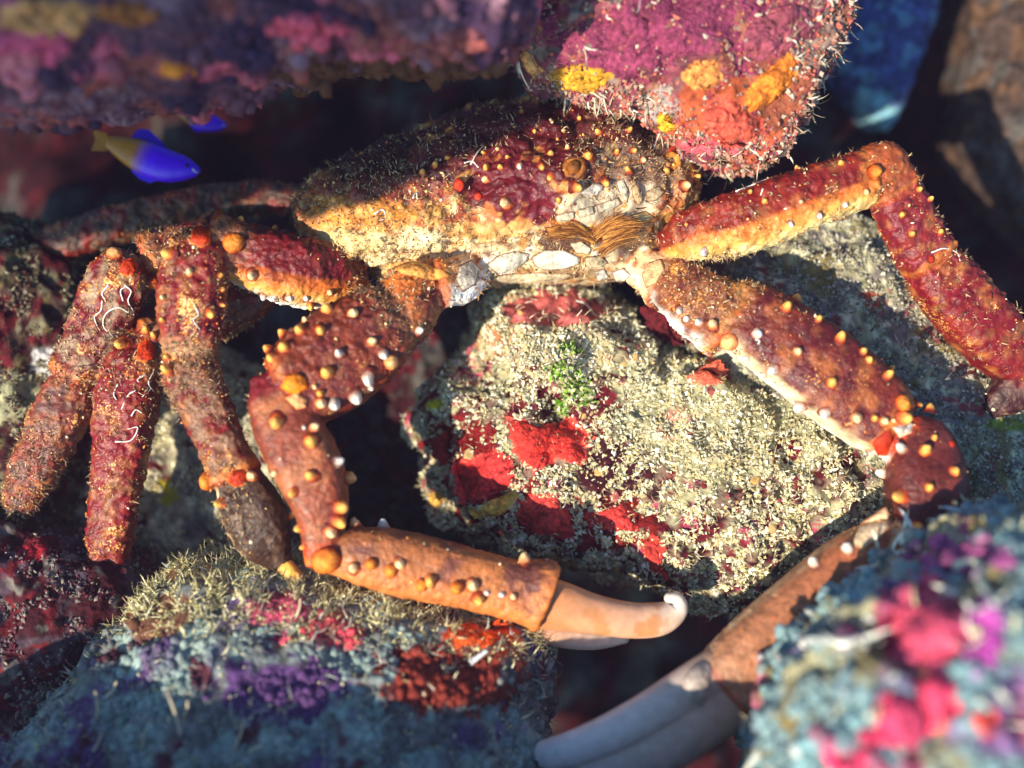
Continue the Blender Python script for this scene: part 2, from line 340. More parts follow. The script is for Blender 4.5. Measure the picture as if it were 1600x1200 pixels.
# ------------------------------------------------------------------ turf, crumbs and hairs growing on the rocks
def pick(s, n, mask=None, seed=0, facing=-0.15, margin=90, box=None):
    """points spread over a surface by area, thinned by mask"""
    rng = np.random.default_rng(seed)
    V, T = s.V, s.T
    a, b, c = V[T[:, 0]], V[T[:, 1]], V[T[:, 2]]
    fn = np.cross(b - a, c - a); ar = np.linalg.norm(fn, axis=1); fn = fn / (ar[:, None] + 1e-9)
    m = (a + b + c) / 3; px, py = unP(m)
    x0, y0, x1, y1 = box or (-margin, -margin, 1600 + margin, 1200 + margin)
    view = np.array([0, 0, D]) - m; view /= np.linalg.norm(view, axis=1)[:, None]
    ok = (px > x0) & (px < x1) & (py > y0) & (py < y1) & ((fn * view).sum(1) > facing)
    w = np.where(ok, ar, 0); w = w / w.sum()
    k = rng.choice(len(T), n, p=w); r1 = np.sqrt(rng.random(n)); r2 = rng.random(n)
    p = a[k] * (1 - r1)[:, None] + b[k] * (r1 * (1 - r2))[:, None] + c[k] * (r1 * r2)[:, None]
    nn = fn[k]; sc_ = s.C[T[k, 0]] if hasattr(s, 'C') else None
    if mask is not None:
        keep = rng.random(n) < mask(p); p, nn = p[keep], nn[keep]
        if sc_ is not None: sc_ = sc_[keep]
    s.last = sc_
    return p, nn, rng
def unit(v): return v / (np.linalg.norm(v, axis=1)[:, None] + 1e-9)
def colours(rng, pal, n, jitter=0.25, p=None, cl=45):
    pal = np.array(pal); k = rng.integers(0, len(pal), n)
    if p is not None: k = np.clip(((fbm(p, cl, 2, 33) * 0.75 + 0.5 + rng.normal(size=n) * 0.12) * len(pal)).astype(int), 0, len(pal) - 1)
    c = pal[k]
    return c * (1 + (rng.random((n, 1)) - 0.5) * 2 * jitter)
OCT = np.array([[1, 0, 0], [-1, 0, 0], [0, 1, 0], [0, -1, 0], [0, 0, 1], [0, 0, -1]], float)
OCF = np.array([[0, 2, 4], [2, 1, 4], [1, 3, 4], [3, 0, 4], [2, 0, 5], [1, 2, 5], [3, 1, 5], [0, 3, 5]])
def crumbs(p, nn, rng, size, pal, flat=0.6, cl=None):
    n = len(p); a = unit(rng.normal(size=(n, 3))); b = unit(np.cross(a, unit(rng.normal(size=(n, 3))))); c = np.cross(a, b)
    s = rng.uniform(*size, n); sx, sy, sz = s * rng.uniform(0.6, 1.5, n), s * rng.uniform(0.5, 1.1, n), s * rng.uniform(0.35, flat + 0.35, n)
    j = OCT[None] * rng.uniform(0.65, 1.25, (n, 6, 1))
    V = (j[:, :, 0:1] * (a * sx[:, None])[:, None] + j[:, :, 1:2] * (b * sy[:, None])[:, None] + j[:, :, 2:3] * (c * sz[:, None])[:, None])
    V = V + (p + nn * (s * 0.35)[:, None])[:, None]
    F = OCF[None] + (np.arange(n) * 6)[:, None, None]
    C = np.repeat(colours(rng, pal, n, 0.25 if cl is None else 0.15, None if cl is None else p, cl or 45), 6, 0)
    return V.reshape(-1, 3), F.reshape(-1, 3), C
_g = (1 + 5 ** 0.5) / 2
ICO = np.array([[-1, _g, 0], [1, _g, 0], [-1, -_g, 0], [1, -_g, 0], [0, -1, _g], [0, 1, _g], [0, -1, -_g], [0, 1, -_g], [_g, 0, -1], [_g, 0, 1], [-_g, 0, -1], [-_g, 0, 1]]) / math.hypot(1, _g)
ICF = np.array([[0, 11, 5], [0, 5, 1], [0, 1, 7], [0, 7, 10], [0, 10, 11], [1, 5, 9], [5, 11, 4], [11, 10, 2], [10, 7, 6], [7, 1, 8], [3, 9, 4], [3, 4, 2], [3, 2, 6], [3, 6, 8], [3, 8, 9], [4, 9, 5], [2, 4, 11], [6, 2, 10], [8, 6, 7], [9, 8, 1]])
def lumps(p, nn, rng, size, pal, cl=45, sink=0.1, pull=None, own=None):
    """rounded growths; pull draws them out one way"""
    n = len(p); s = rng.uniform(0, 1, n) ** 1.6 * (size[1] - size[0]) + size[0]
    a = unit(nn + rng.normal(size=(n, 3)) * 0.5 + (0 if pull is None else np.asarray(pull)[None])); b = unit(np.cross(a, rng.normal(size=(n, 3)))); c = np.cross(a, b)
    j = ICO[None] * rng.uniform(0.85, 1.15, (n, 12, 1)); e = rng.uniform(0.8, 1.9 if pull is not None else 1.25, n)
    V = j[:, :, 0:1] * (b * s[:, None])[:, None] + j[:, :, 1:2] * (c * (s * rng.uniform(0.7, 1.1, n))[:, None])[:, None] + j[:, :, 2:3] * (a * (s * e)[:, None])[:, None]
    V = V + (p - nn * (s * sink)[:, None])[:, None]
    F = ICF[None] + (np.arange(n) * 12)[:, None, None]
    C = np.repeat(colours(rng, pal, n, 0.18, p, cl) if own is None else own.last * (1 + 0.5 * (rng.random((n, 1)) - 0.5)), 12, 0)
    return V.reshape(-1, 3), F.reshape(-1, 3), C
def blades(p, nn, rng, length, width, pal, spread=0.8, curl=0.5, up=None, k=1):
    """k bent tapering strips from every point"""
    p = np.repeat(p, k, 0); nn = np.repeat(nn, k, 0); n = len(p)
    d = unit(nn + rng.normal(size=(n, 3)) * spread + (0 if up is None else np.asarray(up)[None]))
    w = unit(np.cross(d, rng.normal(size=(n, 3)))); ln = rng.uniform(*length, n)[:, None]; wd = rng.uniform(*width, n)[:, None]
    bend = unit(np.cross(d, w)) * (rng.normal(size=(n, 1)) * curl) + w * (rng.normal(size=(n, 1)) * curl * 0.6)
    q0 = p - d * 1.0; q1 = p + d * ln * 0.4 + bend * ln * 0.08; q2 = p + d * ln * 0.75 + bend * ln * 0.3; q3 = p + d * ln + bend * ln * 0.6
    V = np.stack([q0 - w * wd, q0 + w * wd, q1 - w * wd * 0.9, q1 + w * wd * 0.9, q2 - w * wd * 0.65, q2 + w * wd * 0.65, q3], 1)
    f = np.array([[0, 1, 3], [0, 3, 2], [2, 3, 5], [2, 5, 4], [4, 5, 6]])
    F = f[None] + (np.arange(n) * 7)[:, None, None]
    C = np.repeat(colours(rng, pal, n), 7, 0)
    return V.reshape(-1, 3), F.reshape(-1, 3), C
def join(parts):
    V, F, C = [], [], []; k = 0
    for v, f, c in parts: V.append(v); F.append(f + k); C.append(c); k += len(v)
    return np.vstack(V), np.vstack(F), np.vstack(C)
def stuff(name, label, cat, parts, smooth=False):
    V, F, C = join(parts)
    o = mesh_np(name, V, F, M_TURF, C, smooth=smooth); return props(o, label, cat, None, 'stuff')
def nmask(scale, th, seed, patches=None, soft=0.2):
    def f(p):
        w = sstep(th, th + soft, fbm(p, scale, 3, seed))
        if patches is not None:
            px, py = unP(p)
            for (x, y, rx, ry, g) in patches:
                r = np.sqrt(((px - x) / rx) ** 2 + ((py - y) / ry) ** 2)
                w = np.where(r < 1, g if g <= 0 else np.maximum(w, g), w)
        return np.clip(w, 0, 1)
    return f
CP = [srgb(215, 208, 175), srgb(196, 188, 148), srgb(230, 224, 200), srgb(172, 162, 122), srgb(200, 180, 130)]
CPG = [srgb(165, 160, 138), srgb(140, 135, 115), srgb(185, 180, 165), srgb(120, 112, 92)]
NO_SPONGE = [(1150, 640, 230, 110, 0.42), (860, 545, 100, 60, 0.4), (865, 486, 80, 26, -0.0), (1120, 590, 34, 20, 0.0), (775, 545, 30, 35, 0.3), (855, 695, 60, 36, 0.0), (755, 748, 44, 36, 0.0), (850, 810, 44, 30, 0.0), (960, 808, 46, 22, 0.05), (1025, 870, 22, 34, 0.05), (725, 690, 46, 28, 0.06), (900, 640, 55, 50, 0.12), (960, 740, 60, 45, 0.12)]
m0 = nmask(120, -0.5, 40, None, 0.5); m1b = nmask(21, -0.16, 41, NO_SPONGE, 0.22)
m1 = lambda p: m1b(p) * (0.25 + 0.75 * m0(p))
S = SURF['mound']
stuff('algae_turf', 'crumbly cream algae turf covering the central mound', 'algae', [
    crumbs(*pick(S, 72000, m1, 1), (1.1, 5.2), CP), blades(*pick(S, 30000, m1, 2), (3, 9), (0.5, 1.2), CP, 1.2, 1.0, k=2),
    crumbs(*pick(S, 900, lambda p: nmask(30, 0.0, 53)(p) * (np.hypot((unP(p)[0] - 868) / 95, (unP(p)[1] - 484) / 32) < 1), 88), (1.5, 4), [srgb(205, 110, 100), srgb(190, 140, 115), srgb(175, 80, 80)]), lumps(*pick(S, 420, nmask(60, 0.0, 54), 92), (3, 11), [srgb(120, 40, 40), srgb(170, 140, 95), srgb(200, 185, 150), srgb(190, 150, 90), srgb(150, 80, 75), srgb(140, 130, 110)], 30, 0.35), blades(*pick(S, 2200, None, 3), (8, 18), (0.5, 0.9), CP, 0.6, 0.6, k=2)])
S = SURF['right']; m2 = nmask(26, -0.3, 42)
stuff('algae_turf', 'grey-green algae fuzz on the slope under the raised leg', 'algae', [
    crumbs(*pick(S, 17000, m2, 4), (1.8, 5.0), CPG), blades(*pick(S, 9000, m2, 5), (4, 10), (0.8, 1.5), CPG, 0.9, 0.8, k=2)])
S = SURF['low_left']
top = lambda p: (lambda xy: np.clip(1.15 - np.abs(xy[1] - (905 + 0.09 * np.maximum(0, xy[0] - 350))) / 85, 0.03, 1) * sstep(-0.25, 0.05, fbm(p, 26, 3, 43)))(unP(p))
LP = [srgb(215, 205, 155), srgb(190, 180, 128), srgb(225, 216, 178), srgb(165, 152, 105)]
stuff('algae_turf', 'straggly yellowish turf on the domed rock beneath the folded claw', 'algae', [
    crumbs(*pick(S, 42000, top, 6), (1.6, 4.2), LP), blades(*pick(S, 30000, top, 7), (4, 22), (0.4, 1.0), LP, 0.9, 0.9, (0, 0.25, 0.2), 2),
    lumps(*pick(S, 13000, lambda p: nmask(46, -0.15, 44)(p) * sstep(950, 1040, unP(p)[1]), 8), (3, 9), None, own=S), blades(*pick(S, 1200, nmask(46, 0.1, 44), 85), (8, 26), (0.8, 1.6), [srgb(150, 160, 150), srgb(180, 175, 160)], 0.8, 0.9, k=3)], True)
S = SURF['low_right']
stuff('algae_turf', 'pale stubby algae growth on the pink-patched coral head', 'algae', [
    lumps(*pick(S, 6000, nmask(44, -0.4, 45), 9), (3, 13), None, own=S),
    lumps(*pick(S, 70, nmask(44, 0.1, 46), 89), (6, 14), [srgb(215, 215, 200), srgb(190, 195, 190)], 60),
    blades(*pick(S, 420, nmask(60, 0.0, 46), 10), (14, 44), (2, 5), [srgb(205, 205, 190), srgb(160, 165, 160), srgb(185, 180, 140)], 0.7, 0.6, k=2)], True)
S = SURF['over_right']
edge = lambda p: (lambda xy: np.where((xy[0] > 1230) | (xy[1] > 200) | ((xy[1] > 130) & (xy[0] < 1060)), 0.9, 0.16))(unP(p))
stuff('algae_turf', 'short pale bristly growth on the pink and orange overhang', 'algae', [
    crumbs(*pick(S, 9000, nmask(34, 0.05, 47), 11), (1.6, 4.4), [srgb(150, 72, 82), srgb(165, 95, 70), srgb(160, 130, 112), srgb(140, 55, 78)]),
    crumbs(*pick(S, 7000, edge, 86), (2, 6), [srgb(165, 125, 105), srgb(130, 95, 80), srgb(190, 170, 150), srgb(190, 100, 80)]), blades(*pick(S, 380, edge, 12), (8, 30), (0.8, 1.8), [srgb(190, 175, 150), srgb(150, 125, 95), srgb(210, 200, 185)], 0.7, 1.0, (0.6, -0.4, 0), 2)])
S = SURF['over_left']
lip = lambda p: (lambda xy: np.where((xy[1] > 55) & (xy[0] > 360), 0.85, 0.2))(unP(p))
stuff('algae_turf', 'brown ragged growth hanging from the purplish overhang', 'algae', [
    lumps(*pick(S, 2600, lip, 87), (6, 18), None, sink=0.3, pull=(0, -0.8, 0), own=S),
    lumps(*pick(S, 3000, nmask(60, 0.0, 48), 14), (4, 10), None, sink=0.3, own=S)], True)
S1, S2 = SURF['left'], SURF['floor']
stuff('algae_turf', 'patchy pale algae on the rocks behind the folded legs', 'algae', [
    crumbs(*pick(S1, 9000, nmask(46, 0.08, 49), 15), (1.8, 5), [srgb(130, 122, 98), srgb(105, 95, 75), srgb(150, 142, 118), srgb(90, 60, 50)]), blades(*pick(S1, 3000, nmask(46, 0.1, 49), 16), (5, 14), (0.8, 1.5), [srgb(120, 112, 90), srgb(95, 85, 66)], 0.9, 0.8, k=2),
    crumbs(*pick(S2, 14000, nmask(50, -0.15, 50), 17), (1.6, 4.4), CP), blades(*pick(S2, 5000, nmask(50, -0.1, 50), 18), (5, 12), (0.8, 1.5), CP, 0.9, 0.8, k=2),
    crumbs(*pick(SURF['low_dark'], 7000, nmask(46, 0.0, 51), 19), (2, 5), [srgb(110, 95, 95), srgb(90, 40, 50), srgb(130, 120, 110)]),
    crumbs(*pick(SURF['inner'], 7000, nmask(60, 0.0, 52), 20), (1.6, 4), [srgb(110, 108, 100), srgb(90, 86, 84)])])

# ------------------------------------------------------------------ sponges and crusts on the rocks
def crust(name, label, cat, outline, on, colr, thick=5.0, ripple=2.0, seed=0, rim=None, group=None, dome=0.0, parent=None, mat=None, zlim=None, relax=2, edge=0.6, rag=1.0):
    poly = np.array(outline, float); c = poly.mean(0)
    nt, nr = 110, 18; th = np.linspace(-np.pi, np.pi, nt, endpoint=False)
    r = polar(poly, c, th)
    wob = fbm(np.stack([np.cos(th) * 4, np.sin(th) * 4, np.full(nt, seed * 1.7)], 1), 1.0, 3, seed)
    r = r * (1 + rag * 0.09 * wob + rag * 0.16 * fbm(np.stack([np.cos(th) * 11, np.sin(th) * 11, np.full(nt, seed * 2.3)], 1), 1.0, 3, seed + 9))
    rho = np.linspace(0, 1, nr) ** 0.8
    S_ = [SURF[k] for k in on]; G = np.zeros((nr, nt, 3)); NN = np.zeros((nr, nt, 3)); got = np.zeros((nr, nt), bool)
    for a_ in range(nr):
        for b_ in range(nt):
            x = c[0] + rho[a_] * r[b_] * math.cos(th[b_]); y = c[1] + rho[a_] * r[b_] * math.sin(th[b_])
            h = hit(S_, x, y)
            if h is not None: G[a_, b_], NN[a_, b_], got[a_, b_] = h[0], h[1], True
            else: G[a_, b_] = P(x, y, 0)
    zm = np.median(G[got][:, 2]); bad = ~got | (np.abs(G[:, :, 2] - zm) > (zlim or 0.55 * r.mean() + 12))
    for a_ in range(nr):
        for b_ in np.nonzero(bad[a_])[0]:
            x = c[0] + rho[a_] * r[b_] * math.cos(th[b_]); y = c[1] + rho[a_] * r[b_] * math.sin(th[b_])
            G[a_, b_] = P(x, y, zm - 10); NN[a_, b_] = (0, 0, 1)
    for _ in range(relax):
        NN = 0.5 * NN + 0.25 * np.roll(NN, 1, 1) + 0.25 * np.roll(NN, -1, 1)
        G[1:-1] = 0.5 * G[1:-1] + 0.125 * (np.roll(G, 1, 1)[1:-1] + np.roll(G, -1, 1)[1:-1]) + 0.125 * (G[:-2] + G[2:])
    N = NN.reshape(-1, 3); N = unit(N)
    prof = (1 - 0.8 * sstep(edge, 1.0, rho)) * thick + dome * (1 - rho ** 2); prof = np.repeat(prof, nt)
    base = G.reshape(-1, 3)
    V = base + N * (prof + ripple * fbm(base, 14, 2, seed + 2) - 2.0 * ripple * np.maximum(0, fbm(base, 9, 1, seed + 8) - 0.25))[:, None]
    skirt = base[-nt:] - N[-nt:] * 5
    V = np.vstack([V, skirt])
    i = np.arange(nr)[:, None] * nt; j = np.arange(nt)[None]; j2 = (j + 1) % nt
    Q = np.stack([(i + j).ravel(), (i + nt + j).ravel(), (i + nt + j2).ravel(), (i + j2).ravel()], 1)
    C = np.tile(np.asarray(colr, float), (len(V), 1)) * (1 + 0.40 * fbm(V, 30, 3, seed + 3) - 1.1 * np.maximum(0, fbm(V, 10, 2, seed + 4) - 0.25))[:, None]
    if rim is not None:
        rr = np.concatenate([np.repeat(rho, nt), np.ones(nt)]); C = lerp(C, np.asarray(rim), sstep(0.86, 0.97, rr) * 0.8)
    o = mesh_np(name, V, Q, mat or M_CRUST, C, parent=parent); return props(o, label, cat, group)
REDS = srgb(205, 52, 42)
crust('red_sponge', 'bright red ragged sponge below the green algae on the mound', 'sponge',
      [(787, 651), (815, 650), (837, 667), (869, 660), (890, 650), (926, 678), (912, 726), (875, 716), (837, 743), (812, 722), (800, 700)], ['mound'], REDS, 7, 2, 1, srgb(225, 85, 70))
crust('red_sponge', 'deep red rounded sponge lobe edged by the yellow sponge', 'sponge',
      [(709, 718), (740, 714), (768, 703), (798, 712), (806, 745), (795, 765), (770, 772), (740, 785), (720, 790), (706, 760)], ['mound'], srgb(200, 52, 50), 7, 2, 2, srgb(220, 85, 75))
crust('yellow_sponge', 'yellow sponge strip curling under the deep red lobe', 'sponge',
      [(728, 798), (758, 786), (785, 775), (808, 754), (814, 775), (802, 793), (772, 808), (742, 812)], ['mound'], srgb(225, 175, 75), 5, 1.5, 3)
crust('red_sponge', 'pitted red sponge beside the yellow sponge strip', 'sponge',
      [(799, 782), (830, 772), (860, 769), (885, 795), (900, 821), (892, 846), (840, 834), (802, 810)], ['mound'], srgb(200, 62, 55), 7, 2.5, 4)
crust('red_sponge', 'narrow red sponge between the pitted sponge and the cream turf', 'sponge',
      [(908, 800), (945, 797), (975, 780), (998, 790), (992, 812), (1002, 832), (960, 832), (920, 822)], ['mound'], srgb(205, 58, 52), 6, 2, 5)
crust('red_sponge', 'small red and brown sponge at the foot of the cream turf', 'sponge',
      [(1001, 842), (1020, 832), (1042, 855), (1036, 877), (1047, 906), (1020, 898), (1005, 868)], ['mound'], srgb(195, 60, 50), 6, 2, 6)
crust('red_crust', 'dark maroon crust patch next to the bright red sponge', 'crust',
      [(672, 690), (710, 664), (765, 660), (785, 680), (782, 705), (740, 710), (690, 730), (675, 715)], ['mound'], srgb(120, 18, 18), 3, 1.5, 7)
crust('orange_sponge', 'small orange sponge on the mound beside the thick claw arm', 'sponge',
      [(1070, 592), (1095, 575), (1125, 560), (1138, 580), (1125, 600), (1090, 602)], ['mound'], srgb(205, 95, 70), 4, 1.5, 8)
crust('red_crust', 'smooth dark maroon crust under the root of the outstretched claw', 'crust',
      [(1000, 482), (1030, 462), (1060, 478), (1105, 510), (1108, 528), (1060, 540), (1020, 525)], ['mound', 'right'], srgb(88, 16, 24), 6, 1.0, 30)
crust('yellow_algae', 'small lime yellow algae patch on the edge of the mound', 'algae',
      [(664, 632), (675, 624), (692, 624), (697, 632), (685, 640), (668, 642)], ['mound'], srgb(170, 165, 20), 5, 1, 9)
crust('yellow_sponge', 'yellow knob at the shaded edge of the mound', 'sponge',
      [(672, 772), (684, 766), (694, 772), (692, 790), (680, 794), (672, 786)], ['mound'], srgb(215, 165, 75), 6, 1, 10, dome=6)
OR_ = ['over_right']
crust('pink_crust', 'broad magenta crust over the overhang above the crab', 'crust',
      [(850, 60), (930, 30), (1000, -30), (1150, -30), (1190, 30), (1130, 75), (1060, 90), (1035, 118), (975, 125), (920, 98), (870, 96)], OR_, srgb(128, 50, 78), 4, 4, 11)
crust('pink_crust', 'rosy crust on the overhang between magenta crust and orange sponge', 'crust',
      [(1170, 30), (1240, -10), (1290, 10), (1280, 55), (1235, 75), (1205, 95), (1160, 90)], OR_, srgb(140, 66, 80), 4, 4, 12)
crust('orange_sponge', 'orange sponge tongue on the overhang near the bristly edge', 'sponge',
      [(1160, 150), (1190, 115), (1235, 80), (1252, 95), (1240, 130), (1205, 160), (1175, 175)], OR_, srgb(230, 125, 40), 6, 2, 13)
crust('orange_sponge', 'pale orange sponge under the magenta crust', 'sponge',
      [(1062, 118), (1085, 95), (1120, 95), (1130, 125), (1105, 140), (1080, 138)], OR_, srgb(222, 140, 70), 6, 2, 14)
crust('yellow_sponge', 'yellow rounded sponge on the underside of the overhang beside the crab', 'sponge',
      [(1028, 180), (1040, 168), (1058, 175), (1060, 198), (1042, 208), (1030, 198)], OR_, srgb(225, 165, 45), 7, 1, 15, dome=8)
crust('yellow_sponge', 'mustard sponge ledge under the magenta crust', 'sponge',
      [(870, 118), (900, 108), (940, 120), (945, 138), (915, 146), (880, 138)], OR_, srgb(205, 145, 40), 6, 2, 16)
crust('orange_sponge', 'tan sponge nub at the corner of the overhang', 'sponge',
      [(812, 82), (825, 76), (840, 100), (852, 112), (835, 122), (822, 108)], OR_, srgb(215, 150, 90), 6, 1, 17)
crust('red_sponge', 'brick red sponge ridges on the lower face of the overhang', 'sponge',
      [(1095, 165), (1130, 145), (1170, 178), (1200, 185), (1180, 225), (1130, 230), (1100, 205)], OR_, srgb(195, 80, 60), 5, 4, 18)
crust('pink_crust', 'coral pink rim crust along the bottom of the overhang', 'crust',
      [(1056, 222), (1080, 214), (1112, 222), (1118, 236), (1090, 240), (1064, 234)], OR_, srgb(215, 95, 105), 5, 1.5, 19)
LL = ['low_left']
crust('pink_crust', 'pink crust on the turf-fringed rock below the leg tip', 'crust',
      [(385, 955), (410, 935), (455, 925), (490, 938), (480, 958), (440, 962), (410, 970)], LL, srgb(175, 72, 90), 4, 3, 20)
crust('pink_crust', 'coral red crust on the turf-fringed rock under the folded claw', 'crust',
      [(480, 968), (520, 955), (545, 975), (565, 1000), (555, 1025), (525, 1010), (490, 985)], LL, srgb(190, 70, 76), 4, 3, 21)
crust('pink_crust', 'short pink crust strip beside the twig on the dome rock', 'crust',
      [(412, 990), (440, 982), (465, 998), (468, 1012), (440, 1008), (418, 1000)], LL, srgb(210, 85, 110), 4, 2, 22)
crust('orange_sponge', 'vivid orange sponge at the corner of the rock under the claw', 'sponge',
      [(690, 1000), (700, 980), (735, 975), (765, 985), (790, 965), (802, 985), (795, 1005), (750, 1015), (710, 1018)], LL, srgb(232, 85, 25), 5, 2.5, 23)
LR = ['low_right']
crust('pink_crust', 'large soft pink patch on the coral head', 'crust',
      [(1375, 990), (1390, 945), (1440, 935), (1490, 950), (1520, 980), (1500, 1020), (1450, 1045), (1400, 1035)], LR, srgb(205, 75, 102), 8, 5, 24, dome=8)
crust('pink_crust', 'rounded pink lobe below the large pink patch', 'crust',
      [(1440, 1075), (1465, 1062), (1490, 1085), (1490, 1120), (1465, 1138), (1442, 1115)], LR, srgb(208, 62, 92), 8, 3, 25, dome=14)
crust('pink_crust', 'knobbly pink lobe touching the rounded lobe', 'crust',
      [(1385, 1115), (1405, 1092), (1430, 1105), (1438, 1140), (1415, 1165), (1390, 1150)], LR, srgb(200, 64, 98), 8, 3, 26, dome=14)
crust('pink_crust', 'small pink lobe low on the coral head', 'crust',
      [(1305, 1190), (1325, 1172), (1350, 1185), (1348, 1215), (1315, 1215)], LR, srgb(200, 62, 96), 8, 3, 27, dome=10)
crust('pink_crust', 'mauve crust near the crest of the coral head', 'crust',
      [(1440, 890), (1480, 862), (1540, 865), (1560, 890), (1520, 912), (1465, 915)], LR, srgb(150, 80, 125), 6, 4, 28, dome=4)
crust('pink_crust', 'little pink bud between the pink lobes', 'crust',
      [(1342, 1150), (1355, 1140), (1368, 1150), (1366, 1168), (1350, 1172)], LR, srgb(226, 70, 105), 7, 2, 29, dome=6)
# ------------------------------------------------------------------ the crab
crab = empty('spider_crab', P(780, 420, 0))
props(crab, 'large maroon spider crab with orange-knobbed claws wedged under the overhang', 'crab')
def cat_rom(A, k):
    A = np.array(A, float); n = len(A); out = []
    B = np.vstack([2 * A[0] - A[1], A, 2 * A[-1] - A[-2]])
    for i in range(1, n):
        p0, p1, p2, p3 = B[i - 1], B[i], B[i + 1], B[i + 2]
        for t in np.linspace(0, 1, k, endpoint=False):
            out.append(0.5 * (2 * p1 + (p2 - p0) * t + (2 * p0 - 5 * p1 + 4 * p2 - p3) * t * t + (3 * p1 - p0 - 3 * p2 + p3) * t ** 3))
    out.append(A[-1]); return np.array(out)
def loft(st, nring=32, k=10, sup=2.3, cap=0.45, joint=False):
    """closed limb through stations (px, py, z, half width, half depth); returns V, tris, t, outward direction"""
    A = []
    for q in st:
        s = (D - q[2]) / D; hd = q[4] if len(q) > 4 else q[3] * 0.85
        A.append([*P(*q[:3]), q[3] * s, hd * s])
    A = cat_rom(A, k); C = A[:, :3]; n = len(A)
    if joint:
        tt = np.linspace(0, 1, n); fl = (0.80 + 0.20 * sstep(0, 0.16, tt)) * (1 + 0.11 * sstep(0.74, 0.95, tt)); A[:, 3] *= fl; A[:, 4] *= fl
    tg = np.gradient(C, axis=0); tg = unit(tg)
    w = unit(np.cross(tg, np.array([[0, 0, 1.0]]))); d = np.cross(w, tg)
    d = np.where(d[:, 2:3] < 0, -d, d); w = np.where(False, -w, w)
    m = 5; rows = []
    e0 = [(C[0] - tg[0] * A[0, 3] * cap * math.cos(a), math.sin(a)) for a in np.linspace(0.12, math.pi / 2, m, endpoint=False)]
    e1 = [(C[-1] + tg[-1] * A[-1, 3] * cap * math.sin(a), math.cos(a)) for a in np.linspace(0, math.pi / 2 - 0.12, m + 1)[1:]]
    for c, f in e0: rows.append((c, w[0], d[0], A[0, 3] * f, A[0, 4] * f, 0.0))
    for i in range(n): rows.append((C[i], w[i], d[i], A[i, 3], A[i, 4], i / (n - 1)))
    for c, f in e1: rows.append((c, w[-1], d[-1], A[-1, 3] * f, A[-1, 4] * f, 1.0))
    th = np.linspace(0, 2 * np.pi, nring, endpoint=False)
    cx = np.sign(np.cos(th)) * np.abs(np.cos(th)) ** (2 / sup); cy = np.sign(np.sin(th)) * np.abs(np.sin(th)) ** (2 / sup)
    V, Tt, O = [], [], []
    for c, ww, dd, hw, hd, t in rows:
        V.append(c + np.outer(cx * hw, ww) + np.outer(cy * hd, dd)); Tt.append(np.full(nring, t)); O.append(np.outer(cx, ww) + np.outer(cy, dd))
    nr = len(rows); V = np.vstack(V); t = np.concatenate(Tt); O = unit(np.vstack(O))
    i = np.arange(nr - 1)[:, None] * nring; j = np.arange(nring)[None]; j2 = (j + 1) % nring
    Q = np.stack([(i + j).ravel(), (i + j2).ravel(), (i + nring + j2).ravel(), (i + nring + j).ravel()], 1)
    F = np.vstack([Q[:, [0, 1, 2]], Q[:, [0, 2, 3]],
                   np.array([[len(V), (b + 1) % nring, b] for b in range(nring)]), np.array([[len(V) + 1, (nr - 1) * nring + b, (nr - 1) * nring + (b + 1) % nring] for b in range(nring)])])
    V = np.vstack([V, rows[0][0], rows[-1][0]]); t = np.append(t, [0, 1]); O = np.vstack([O, -tg[0], tg[-1]])
    vol = np.einsum('ij,ij->i', V[F[:, 0]], np.cross(V[F[:, 1]], V[F[:, 2]])).sum()
    if vol < 0: F = F[:, ::-1]
    return V, F, t, O
MAR = srgb(118, 24, 22); MARD = srgb(88, 16, 22); SHB = srgb(124, 50, 28); SHO = srgb(205, 105, 35); SHC = srgb(232, 205, 160); SHW = srgb(240, 236, 225)
CLAWO = srgb(196, 116, 58); CLAWB = srgb(140, 72, 40); GOLD = srgb(205, 150, 70); REDO = srgb(215, 60, 15)
def tone(V, t, O, base, base2=None, under=None, udir=(0, -1, 0), u=(0.2, 0.75), e0=None, e1=None, ew=0.12, mott=(), seed=0, fleck=0.0, rim=None):
    C = np.tile(base, (len(V), 1))
    if base2 is not None: C = lerp(C, base2, t)
    for (c, sc, th) in mott: seed += 1; C = lerp(C, c, sstep(th, th + 0.12, fbm(V, sc, 3, seed)))
    if under is not None:
        ud = np.array(udir, float); ud /= np.linalg.norm(ud); x = O @ ud + 0.18 * fbm(V, 22, 2, seed + 9)
        cs = [under] if np.ndim(under[0]) == 0 else under
        for q, c in enumerate(cs):
            a = u[0] + (u[1] - u[0]) * q / len(cs); C = lerp(C, c, sstep(a, a + (u[1] - u[0]) / len(cs) + 0.05, x))
    if e0 is not None: C = lerp(C, e0, 1 - sstep(ew * 0.4, ew, t))
    if e1 is not None: C = lerp(C, e1, sstep(1 - ew, 1 - ew * 0.4, t))
    if rim is not None:
        C = lerp(C, rim, sstep(0.90, 0.95, t + 0.05 * fbm(V, 18, 2, seed + 5)) * 0.75); C = lerp(C, srgb(150, 40, 14), sstep(0.985, 1.0, t) * 0.7)
    fl = np.clip(fleck * (0.55 + 1.2 * fbm(V, 45, 2, seed + 77)), 0, 1.15)
    return np.hstack([C, fl[:, None]])
PIECES = []
def limb(st, sup=3.1, cap=0.16, zf=1.0, joint=True, **kw):
    st = [(q[0], q[1], q[2] * zf, *q[3:]) for q in st]
    if 'fleck' not in kw: kw['fleck'] = (0.0, 0.12, 0.38, 0.58, 0.6)[len(kw.get('mott', ()))]
    V, F, t, O = loft(st, sup=sup, cap=cap, joint=joint); kw.setdefault('rim', srgb(205, 120, 48)); PIECES.append((V, F, tone(V, t, O, **kw))); return V
